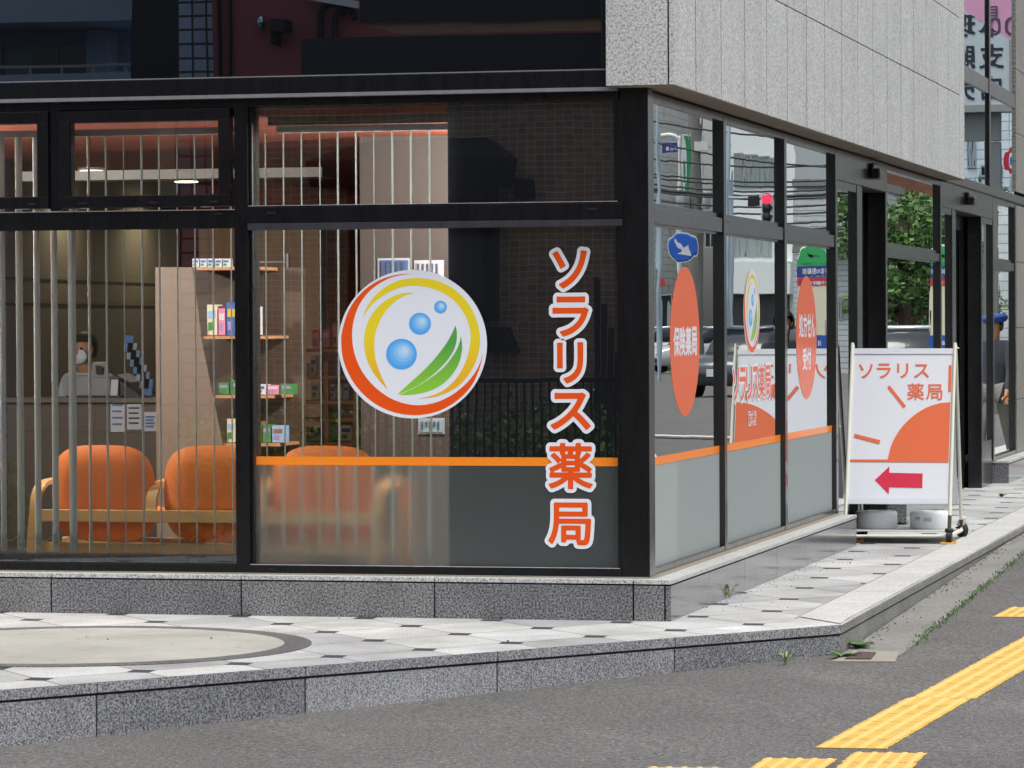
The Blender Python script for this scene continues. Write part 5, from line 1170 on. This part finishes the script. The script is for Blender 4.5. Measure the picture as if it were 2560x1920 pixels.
x0_ = float(ML(533, 0, -31)[0]); t = building('red_house', 'dark red rendered house with wall lamps and bent pipes', x0_, -6.2, -36, -31, 15, red_m, (), '+y', roof=False)
def mr(px, py, Y=-30.9): q = ML(px, py, Y); return (float(q[0]), Y, float(q[2]))
b = MB(); q = mr(655, 57); b.ball(q, .07, .12, .11, 14, 10); b.build('dome_lamp', P('chrome_lamp', '#9fb0c4', .15, metal=.9), t)
b = MB(); q = mr(712, 70); b.box(q[0] - .11, q[0] - .07, -31, -30.6, q[2] - .25, q[2] + .1); b.box(q[0] - .07, q[0] + .12, -30.9, -30.5, q[2] - .08, q[2] + .08); b.build('flood_lamp', dark_m, t)
for k in range(2):
    c_ = (845 + k * 32 - 15, 40 + 12 * k); b = MB(); R_ = 30 - k * 4
    pts = [mr(c_[0] - R_, 110)] + [mr(c_[0] - R_ * math.cos(a * PI / 8), c_[1] - R_ * math.sin(a * PI / 8)) for a in range(9)] + ([mr(c_[0] + R_, 48)] if k else [mr(c_[0] + R_, 30)])
    b.tube(pts, .045, 8); b.build('bent_pipe', dark_m, t)
b = MB(); a, c = mr(755, -3, -30.7), mr(895, 22, -30.7); b.prism([a, c, (c[0], -30.7, c[2] + .10), (a[0], -30.7, a[2] + .12)], (0, -.2, 0)); b.build('white_gutter', white_p, t)
for px in (545, 572): b = MB(); b.box(mr(px, 0)[0], mr(px + 5, 0)[0], -31, -30.9, 1, 12); b.build('downpipe', dark_m, t)

# ================================================================== side street, mirrored in the side glass
def R3(px, py, Y): q = MR(px, py, Y); return (float(q[0]), float(q[1]), float(q[2]))
def rx(px, Y): return float(MR(px, 800, Y)[0])
def rz(py, Y, px=1900): return float(MR(px, py, Y)[2])
def rwins(lst, Y): return [(rx(c, Y), rx(a, Y), rz(e, Y, a), rz(d, Y, a)) for a, c, d, e in lst]
off_white = P('render_white', '#e0e5e4', .7, var=.08, vscale=1.5); pale_grey = P('render_pale_grey', '#b0b5b4', .7, var=.08, vscale=1.5)
Y = 118
building('corner_shop', 'pale tiled two storey shop at the left end of the far street side', rx(1600, Y), rx(1822, Y) + 14, Y, Y + 12, 16, pale_tile, rwins([(1650, 1700, 735, 830), (1760, 1800, 560, 620)], Y))
Y = 112
t = building('window_house', 'white building with a long band of curtained windows above a shopfront', rx(1985, Y), rx(1815, Y), Y, Y + 14, 20, off_white, rwins([(1834, 1862, 383, 470), (1864, 1892, 386, 470), (1894, 1925, 390, 470), (1927, 1955, 394, 470), (1832, 1868, 575, 645), (1870, 1900, 575, 645), (1902, 1935, 575, 645)], Y), curtain=True)
b = MB(); b.box(rx(1985, Y), rx(1815, Y), Y - 1.0, Y, rz(735, Y), rz(655, Y)); b.build('canopy', off_white, t); b = MB(); b.box(rx(1975, Y), rx(1820, Y), Y - .1, Y + .01, rz(850, Y), rz(738, Y)); b.build('shopfront', P('shopfront_dark', '#3c4042', .4), t)
Y = 96
t = building('white_annex', 'low white building with ribbed cladding and a dark green awning', rx(2165, Y), rx(1990, Y), Y, Y + 8, rz(470, Y), tiled('ribbed_white', '#cdd2d3', '#c5cacc', '#8f979b', 6.0, .17, .5, mort=.10), rwins([(2096, 2116, 745, 800)], Y))
b = MB(); b.prism([(rx(2160, Y), Y - .8, rz(632, Y)), (rx(1992, Y), Y - .8, rz(632, Y)), (rx(1992, Y), Y, rz(572, Y)), (rx(2160, Y), Y, rz(572, Y))], (0, .05, -.02)); b.build('awning', P('awning_green', '#34443a', .7), t)
Y = 135
t = building('brown_flats', 'brown brick flats with a white balcony', rx(2100, Y), rx(1975, Y), Y, Y + 8, 22, tiled('brown_brick', '#96664a', '#84563e', '#7a6a5c', .4, .14, .7), rwins([(2005, 2026, 420, 470)], Y))
b = MB(); b.box(rx(2100, Y), rx(2028, Y), Y - 1.2, Y, rz(495, Y), rz(468, Y), 0)
for k in range(22): b.box(rx(2100, Y) + k * .5, rx(2100, Y) + k * .5 + .05, Y - 1.2, Y - 1.15, rz(468, Y), rz(425, Y))
b.box(rx(2100, Y), rx(2028, Y), Y - 1.22, Y - 1.14, rz(426, Y), rz(422, Y)); b.build('balcony', off_white, t)
Y = 128; building('brown_roof_block', 'long brown brick block rising above the trees', rx(2360, Y), rx(2175, Y), Y, Y + 8, rz(380, Y, 2270), MATS['brown_brick'], ())
Y = 100; building('white_house', 'small white house behind the big tree', rx(2345, Y), rx(2200, Y), Y, Y + 6, rz(700, Y, 2270), off_white, rwins([(2235, 2260, 760, 800), (2290, 2318, 735, 775)], Y))
Y = 92; t = building('white_office', 'white office block with square windows at the far end of the side street', rx(2600, Y), rx(2385, Y), Y, Y + 10, 17, pale_tile, rwins([(2450, 2505, 413, 443), (2415, 2436, 340, 420)], Y))
b = MB(); put_text(b, '薬王堂', (rx(2452, Y) - .2, Y - .06, rz(390, Y, 2440)), (1, 0, 0), (0, 0, 1), .62, .05, 0, 30)
b.build('wall_lettering', P('letter_red', '#c9404a', .5), t, fix=False) if False else None
def pole(name, lab, px, Y, r_, z1, mat, group=None, lean=0):
    x = rx(px, Y); b = MB(); b.tube([(x, Y, gz(x, Y) - .2), (x + lean, Y, z1)], [r_, r_ * .7], 14); o = b.build(name, mat); return tagt(o, lab, 'pole', group)
conc_m = P('pole_concrete', '#70706c', .8); steel_b = P('pole_steel', '#9fb2bf', .5)
Y = 85; x = rx(1740, Y)
t = thing('utility_pole', 'grey concrete utility pole with transformer cans and steps', 'pole', (x, Y, 0))
b = MB(); b.tube([(x, Y, -.2), (x, Y, 11)], [.20, .14], 16); b.build('shaft', conc_m, t)
for (px, py) in ((1708, 502), (1765, 500)): q = R3(px, py, Y - .2); b = MB(); b.lathe(q, [(.15, -.25), (.17, -.2), (.17, .2), (.12, .28)], 14); b.build('transformer', P('can_grey', '#a0a5a5', .5), t)
b = MB(); q = R3(1748, 365, Y - .2); b.box(q[0] - .25, q[0] + .1, q[1] - .1, q[1] + .1, q[2] - .13, q[2] + .13); b.box(q[0] - .9, q[0], Y - .05, Y + .05, q[2] - .04, q[2] + .04); b.build('crossarm', P('arm_pale', '#c8ccc8', .5), t)
pole('steel_pole', 'slim pale blue steel pole left of the loop lamp', 1647, 80, .07, 10, steel_b, 'pale steel poles'); pole('steel_pole', 'slim pale blue steel pole carrying the traffic light wires', 1828, 82, .10, 10, steel_b, 'pale steel poles', .1)
t = thing('street_banner_arch', 'white arched street post with a small blue name board', 'sign', (rx(1690, 88), 88, 0)); Y = 88
b = MB(); pts = [R3(1702, 620, Y), R3(1702, 370, Y), R3(1696, 348, Y), R3(1685, 340, Y), R3(1670, 338, Y), R3(1656, 341, Y)]; b.tube(crom(pts, 4), .07, 10); b.tube([R3(1703, 900, Y), R3(1702, 620, Y)], .08, 10); b.build('arch', P('arch_white', '#d5d8d4', .4, var=.1), t)
b = MB(); p, q = R3(1699, 381, Y), R3(1658, 357, Y); b.box(p[0], q[0], Y - .03, Y + .03, p[2], q[2], 0); b.box(p[0] - .02, q[0] + .02, Y - .02, Y + .03, p[2] - .02, q[2] + .02, 1); b.build('name_board', [P('board_navy', '#23358c', .4), white_p], t)
b = MB(); put_text(b, 'Fujii', (p[0] + .08, Y - .035, p[2] + .06), (1, 0, 0), (0, 0, 1), .16, .02, 0, 30); b.build('lettering', white_p, t, fix=False)
b = MB(); p, q = R3(1752, 545, 95), R3(1715, 340, 95); b.box(p[0], q[0], 95, 95.2, p[2], q[2], 0); b.box(p[0] - .05, q[0] + .05, 95.02, 95.25, p[2] - .05, q[2] + .05, 1); b.box((p[0] + q[0]) / 2 - .1, (p[0] + q[0]) / 2 + .1, 95.1, 95.3, -.1, p[2], 1)
tagt(b.build('vertical_signboard', [P('board_green', '#1f7a4c', .4), white_p]), 'tall green vertical signboard with a white edge behind the utility pole', 'sign')
wn = [(395, 402), (432, 440), (440, 455), (470, 474), (476, 482), (498, 500), (512, 520), (540, 541), (300, 340), (350, 420), (560, 556), (458, 462)]
for k, (ya_, yb_) in enumerate(wn):
    b = MB(); Y = 84 - k * .15; a, c = R3(1610, ya_, Y), R3(2200, yb_, Y); pts = [tuple(np.array(a) * (1 - f) + np.array(c) * f - np.array([0, 0, .22 * math.sin(PI * f)])) for f in np.linspace(0, 1, 9)]
    b.tube(pts, .028 if k != 3 else .05, 5); tagt(b.build('overhead_wire', P('wire', '#2b2f33', .6)), 'dark overhead wire, %s of the bundle over the side street' % ('first', 'second', 'third', 'thick fourth', 'fifth', 'sixth', 'seventh', 'eighth', 'steep ninth', 'steep tenth', 'lowest', 'twelfth')[k], 'wire', 'overhead wires over the side street')
# traffic light
Y = 78; t = thing('traffic_light', 'upright three lamp traffic light showing red', 'traffic light', (rx(1917, Y), Y, 0))
p, q = R3(1936, 556, Y), R3(1899, 487, Y); b = MB(); b.box(p[0], q[0], Y, Y + .12, p[2], q[2]); b.build('housing', P('housing_grey', '#b6bcc0', .5), t, bevel=.03)
glow = NT('red_lamp'); e_ = glow.n('ShaderNodeEmission', Color=(1, .03, .08, 1), Strength=1.6); glow.surf(e_)
for k, mt in enumerate((glow.m, dark_m, dark_m)):
    zc = q[2] - (q[2] - p[2]) * (.17 + .33 * k); xc = (p[0] + q[0]) / 2; b = MB(); b.lathe((xc, Y - .02, zc), [(.135, .03), (.135, 0), (.01, -.02)], 20, 0, 'y'); b.build('lamp', mt, t)
    b = MB(); b.tube([(xc + .15 * math.cos(a), Y - .08, zc + .15 * math.sin(a)) for a in np.linspace(.1, PI - .1, 10)], .012, 5); b.build('visor', dark_m, t)
b = MB(); zz_ = (p[2] + q[2]) / 2; b.tube([(q[0] + .9, Y + .06, zz_ + .3), (q[0], Y + .06, zz_ + .3)], .035, 8); b.tube([(q[0] + .9, Y + .06, -.1), (q[0] + .9, Y + .06, zz_ + .8)], .07, 10); b.build('mast', steel_b, t)
b = MB(); b.box(q[0] + .05, q[0] + .3, Y, Y + .1, q[2] - .3, q[2] - .02); b.build('side_signal', dark_m, t, bevel=.02)
# keep left sign
Y = 66; c_ = R3(1706, 618, Y); t = thing('direction_sign', 'round blue traffic sign with a white arrow pointing down left', 'sign', (c_[0], Y, 0))
b = MB(); b.lathe((c_[0], Y, c_[2]), [(.36, 0), (.36, .02), (.35, .02)], 40, 0, 'y'); b.build('rim', white_p, t)
b = MB(); b.lathe((c_[0], Y - .004, c_[2]), [(.335, .01), (.335, 0), (.3, 0)], 40, 0, 'y'); b.build('disc', P('sign_blue', '#1d57b5', .4), t)
b = MB(); r2 = math.sqrt(.5)
def rot(u_, v_): return (c_[0] + (-u_ * r2 + v_ * r2), Y - .008, c_[2] + (-u_ * r2 - v_ * r2))
b.poly([rot(*k) for k in ((-.26, -.045), (.06, -.045), (.06, -.15), (.28, 0), (.06, .15), (.06, .045), (-.26, .045))]); b.build('arrow', white_p, t, fix=False)
b = MB(); b.tube([(c_[0], Y + .05, -.1), (c_[0], Y + .05, c_[2] + .3)], .03, 8); b.build('post', steel_b, t)
Y = 100; c_ = R3(1652, 707, Y); t = thing('stop_sign', 'small red stop sign far down the street', 'sign', (c_[0], Y, 0)); b = MB(); b.prism([(c_[0] + .2 * math.cos(a), Y, c_[2] + .2 * math.sin(a)) for a in (PI / 2 + .0, PI / 2 + 2.094, PI / 2 + 4.188)][::1], (0, .03, 0)); b.build('plate', P('stop_red', '#b8323c', .4), t); b = MB(); b.tube([(c_[0], Y + .05, 0), (c_[0], Y + .05, c_[2])], .03, 6); b.build('post', steel_b, t)
# bus stop columns
def bus_sign(lab, px0, px1, Y, ytop=612):
    xa, xb = rx(px1, Y), rx(px0, Y); xm, w_ = (xa + xb) / 2, xb - xa; t = thing('bus_stop_column', lab, 'sign', (xm, Y, 0)); zf = lambda py: rz(py, Y, (px0 + px1) / 2)
    n_ = 16; zc = zf(650); arc = [(xm + w_ / 2 * math.cos(PI * k / n_), Y, zc + (zf(ytop) - zc) * math.sin(PI * k / n_)) for k in range(n_ + 1)]
    b = MB(); b.prism(arc + [(xa, Y, zf(664)), (xb, Y, zf(664))], (0, .25, 0), 0); b.build('top_panel', P('bus_green', '#2f9d57', .4), t)
    b = MB(); b.tube([(p_[0], Y + .12, p_[2] + .02) for p_ in arc], .03, 6); b.build('rim', white_p, t)
    b = MB(); b.box(xa, xb, Y, Y + .25, zf(694), zf(665)); b.build('name_panel', P('bus_navy', '#2b3f86', .4), t)
    b = MB(); b.box(xa, xb, Y, Y + .25, zf(714), zf(695)); b.build('red_panel', P('bus_red', '#b5323f', .4), t)
    b = MB(); b.box(xa + .02, xb - .02, Y + .01, Y + .24, zf(838), zf(715)); b.build('timetable', P('bus_cream', '#d2cdb4', .5), t)
    b = MB(); b.box(xa, xb, Y, Y + .25, zf(960), zf(838)); b.build('base', P('bus_blue', '#2252a4', .4), t)
    b = MB(); s1 = w_ / 4.6; put_text(b, '菊水駅前', (xa + w_ * .03, Y - .01, zf(684)), (1, 0, 0), (0, 0, 1), s1, .02, 0, 40); put_text(b, 'Kikusui Sta.', (xa + w_ * .05, Y - .01, zf(692)), (1, 0, 0), (0, 0, 1), s1 * .33, .02, 0, 24)
    put_text(b, '降車専用', (xa + w_ * .03, Y - .01, zf(711)), (1, 0, 0), (0, 0, 1), s1 * .62, .02, 0, 36, adv=1.45); put_text(b, 'JHB', (xa + w_ * .2, Y - .01, zf(862)), (1, 0, 0), (0, 0, 1), s1 * .95, .03, 0, 30)
    b.build('lettering', white_p, t, fix=False)
    b = MB(); put_text(b, 'ジェイ・アール北海道バス', (xa + w_ * .03, Y - .01, zf(661)), (1, 0, 0), (0, 0, 1), w_ / 13, .01, 0, 30)
    for k in range(3): b.poly([(xm - .16 + .1 * k, Y - .01, zf(640)), (xm + .1 + .04 * k, Y - .01, zf(632 - 3 * k)), (xm - .02, Y - .01, zf(644))])
    b.build('green_lettering', P('ink_green', '#1c4a30', .5), t, fix=False)
bus_sign('bus stop column with green arched head reading 菊水駅前, nearer the white annex', 1994, 2066, 70)
bus_sign('bus stop column with green arched head, the one in front of the big tree', 2322, 2390, 62, 616)
# speed sign and shop sign high up
Y = 50; c_ = R3(2545, 402, Y); t = thing('speed_sign', 'round speed sign with red ring and blue 40', 'sign', (c_[0], Y, 0))
b = MB(); b.lathe((c_[0], Y, c_[2]), [(.29, 0), (.29, .02)], 40, 0, 'y'); b.build('ring', P('ring_red', '#b3262c', .4), t)
b = MB(); b.lathe((c_[0], Y - .004, c_[2]), [(.21, 0), (.21, .01)], 36, 0, 'y'); b.build('plate', white_p, t)
b = MB(); put_text(b, '40', (c_[0] - .16, Y - .01, c_[2] - .11), (1, 0, 0), (0, 0, 1), .30, .035, 0, 40, adv=.95); b.build('numerals', P('num_blue', '#2c63b8', .4), t, fix=False)
b = MB(); b.tube([(c_[0], Y + .04, 0), (c_[0], Y + .04, c_[2] + .3)], .035, 8); b.build('post', steel_b, t)
Y = 44; xr_, xl_ = rx(2400, Y), rx(2522, Y); zb_, zt_ = rz(262, Y, 2460), rz(-60, Y, 2460)
t = thing('shop_signboard', 'large white lightbox signboard with black upright lettering ending in 支店', 'sign', ((xl_ + xr_) / 2, Y, 0))
b = MB(); b.box(xl_, xr_ + 1.2, Y, Y + .4, zb_, zt_); b.build('face', P('lightbox_white', '#b9bcba', .5), t)
b = MB(); b.box(xl_ - .08, xr_ + 1.25, Y - .04, Y + .45, zb_ - .12, zb_); b.box(xl_ - .22, xl_, Y - .04, Y + .45, zb_, zt_); b.build('box_frame', P('box_frame', '#8f8c84', .5), t)
b = MB(); sz = .43
for k, ch in enumerate('店支本'): put_text(b, ch, (xl_ + .10, Y - .01, zb_ + .12 + k * .53), (1, 0, 0), (0, 0, 1), sz, .02, 0, 48)
for k, ch in enumerate('売販理'): put_text(b, ch, (xl_ + .58, Y - .01, zb_ + .12 + k * .53), (1, 0, 0), (0, 0, 1), sz, .02, 0, 48)
b.build('lettering', P('ink_navy', '#1f222c', .5), t, fix=False)
b = MB(); b.box(xl_ + .2, xr_ + 1.5, Y + .1, Y + .35, zb_ - .6, zb_ - .12); b.box(xl_ + .2, xl_ + .45, Y + .12, Y + .33, 0, zb_ - .62); b.build('bracket', conc_m, t)
Y = 40; t = thing('pink_awning_board', 'pink board with dark numerals above the shop signboard', 'sign', (rx(2460, Y), Y, 4))
pa = [R3(2395, 20, Y), R3(2700, 215, Y), R3(2700, -150, Y), R3(2395, -150, Y)]; b = MB(); b.prism(pa, (0, .1, 0)); b.build('board', P('board_pink', '#d493ad', .6, var=.2, vscale=3), t)
b = MB(); p = R3(2540, 88, Y - .01); put_text(b, '00', (p[0], Y - .012, p[2]), (1, 0, 0), (0, 0, 1), .42, .0, 0, 30); p = R3(2492, 40, Y - .01); put_text(b, '目', (p[0], Y - .012, p[2]), (1, 0, 0), (0, 0, 1), .2, .02, 0, 30); b.tube([R3(2537, 60, Y - .05), R3(2537, 240, Y - .05)], .02, 6)
b.build('numerals', P('ink_plum', '#4b3a48', .5), t, fix=False)
# trees
lft = [P('tree_leaf_mid', '#41682f', .6, var=.3, vscale=9), P('tree_leaf_light', '#648a42', .6, var=.3, vscale=9), P('tree_leaf_dark', '#2c4a26', .6, var=.3, vscale=9)]
def tree(lab, x, y, h, R_, n_, seed):
    rn = random.Random(seed); g_ = gz(x, y); t = thing('broadleaf_tree', lab, 'tree', (x, y, g_)); b = MB()
    b.tube([(x, y, g_ - .2), (x + .05, y, g_ + h * .25), (x - .05, y, g_ + h * .5), (x + .1, y, g_ + h * .8)], [.22, .17, .12, .05], 10)
    cl = []
    for k in range(16):
        a = rn.uniform(0, 6.28); z = g_ + h * rn.uniform(.35, .95); r_ = R_ * math.sqrt(max(.1, 1 - ((z - g_) / h - .6) ** 2 * 4)) * rn.uniform(.3, .9); c_ = (x + r_ * math.cos(a), y + r_ * math.sin(a), z); cl.append(c_)
        b.tube([(x, y, z - h * .12), ((x + c_[0]) / 2, (y + c_[1]) / 2, z - h * .04), c_], [.07, .045, .02], 6)
    b.build('trunk', P('bark', '#4d3f33', .9), t); b = MB()
    for c_ in cl: leaves(b, c_, (R_ * .42, R_ * .42, h * .10), n_ // 9, .075, rn, nm=3)
    b.build('crown', lft, t, fix=False); return t
tree('large spreading tree with layered foliage beside the bus stop column', rx(2262, 74), 74, 5.2, 1.75, 5200, 4)
tree('second tree with denser foliage further along the side street', rx(2385, 80), 80, 5.4, 1.6, 4200, 9)
tree('tree standing behind the white house at the street end', rx(2320, 88), 88, 4.8, 1.8, 3600, 12)
b = MB(); rnd = random.Random(5)
for k in range(70): leaves(b, (rx(1820, 104) + k * .12, 103 + rnd.uniform(-1, 1), .35), (.6, .6, .5), 50, .10, rnd, nm=3)
b.build('verge_grass', [lf[0], lf[1], P('grass_green', '#6d9440', .7, var=.2)], kind='stuff', fix=False)
# cars
def car(lab, x, y, rz_, paint, seed=0):
    t = thing('parked_car', lab, 'car', (x, y, gz(x, y))); g_ = gz(x, y); c_, s_ = math.cos(rz_), math.sin(rz_)
    def W_(p): return (x + c_ * p[0] - s_ * p[1], y + s_ * p[0] + c_ * p[1], g_ + p[2])
    pm = P('paint_' + paint[1:], paint, .2, metal=.3, var=.02)
    def loft(b, secs, mi=0):
        n_ = len(secs[0]); vs = [W_(p) for s2 in secs for p in s2]; fs = [(i * n_ + k, i * n_ + (k + 1) % n_, (i + 1) * n_ + (k + 1) % n_, (i + 1) * n_ + k) for i in range(len(secs) - 1) for k in range(n_)]
        fs += [tuple(reversed(range(n_))), tuple(len(vs) - n_ + k for k in range(n_))]; b.add(vs, fs, mi, True)
    def sec(yv, hw, z0_, z1_, r_=.08): return [(-hw, yv, z0_ + r_), (-hw + r_, yv, z0_), (hw - r_, yv, z0_), (hw, yv, z0_ + r_), (hw, yv, z1_ - r_), (hw - r_ * 1.5, yv, z1_), (-hw + r_ * 1.5, yv, z1_), (-hw, yv, z1_ - r_)]
    b = MB(); loft(b, [sec(-2.1, .70, .35, .62), sec(-2.0, .80, .25, .78), sec(-1.2, .84, .22, .90), sec(-.6, .85, .22, .95), (sec(1.3, .85, .22, .98)), sec(1.95, .80, .25, .92), sec(2.08, .72, .35, .75)]); b.build('body', pm, t)
    b = MB(); loft(b, [sec(-1.0, .72, .88, .95, .02), sec(-.35, .66, .88, 1.42, .06), sec(.9, .66, .88, 1.46, .06), sec(1.75, .70, .88, .98, .02)]); b.build('cabin_glass', wglass_m, t)
    b = MB(); loft(b, [sec(-.38, .60, 1.40, 1.47, .02), sec(.95, .60, 1.42, 1.50, .02)]); b.build('roof', pm, t)
    for q in (-1, 1):
        b = MB(); a = W_((q * .58, -2.04, .66)); b.ball(a, .14, .08, .07, 12, 8); b.build('headlight', P('headlamp', '#d8dee0', .1), t)
        for yy in (-1.3, 1.3):
            b = MB(); b.tube([W_((q * .70, yy, .31)), W_((q * .86, yy, .31))], .31, 20); w_ = b.build('wheel', rubber, t); b = MB(); b.tube([W_((q * .855, yy, .31)), W_((q * .87, yy, .31))], .19, 14); b.build('rim', silver, w_)
    b = MB(); b.obox(W_((0, -2.1, .42)), (c_, s_, 0), (-s_, c_, 0), (0, 0, 1), .5, .03, .07, 1); b.obox(W_((0, -2.13, .52)), (c_, s_, 0), (-s_, c_, 0), (0, 0, 1), .17, .01, .08, 0); b.build('grille_and_plate', [white_p, dark_m], t)
car('dark grey car facing the pharmacy in front of the shopfront building', rx(1885, 60), 60, .25, '#4a4e52'); car('white car facing this way beside the big tree', rx(2262, 68), 68, .0, '#d0d3d4')
car('silver car parked beyond the utility pole', rx(1770, 96), 96, .9, '#b9bdc0'); car('white car at the far left end of the street', rx(1655, 104), 104, 1.2, '#cfd2d2')
b = MB()
t = building('street_block', 'long grey office block on the opposite side of the front street', -12, 60, -62, -48, 15, pale_grey, [(-10 + 4.2 * k, -7.4 + 4.2 * k, 4 + 3.2 * j, 5.8 + 3.2 * j) for k in range(16) for j in range(3)], '+y')
# people mirrored in the side glass
q = R3(2488, 900, 21); figure('pedestrian in a blue beret and dark grey jacket walking past the far entrance', (q[0], 21, gz(q[0], 21)), .3, 'walk', shirt='#3c3e46', trousers='#77756f', cap='#34529c', H=1.62, shoes='#b8763c')
q = R3(1962, 900, 14); figure('person with black hair and white face mask standing near the side windows', (q[0], 14, gz(q[0], 14)), .15, 'walk', shirt='#24262e', trousers='#2a2c36', mask=True, H=1.64, shoes='#202024')
for k in range(8):
    tile('tactile_tile', 'yellow ribbed guide tile, %s of the row beyond the far entrance' % ordn[k], 1.9 + .02 * k, 22 + .31 * k, an, 'bar', 'ribbed guide tiles beyond the far entrance')
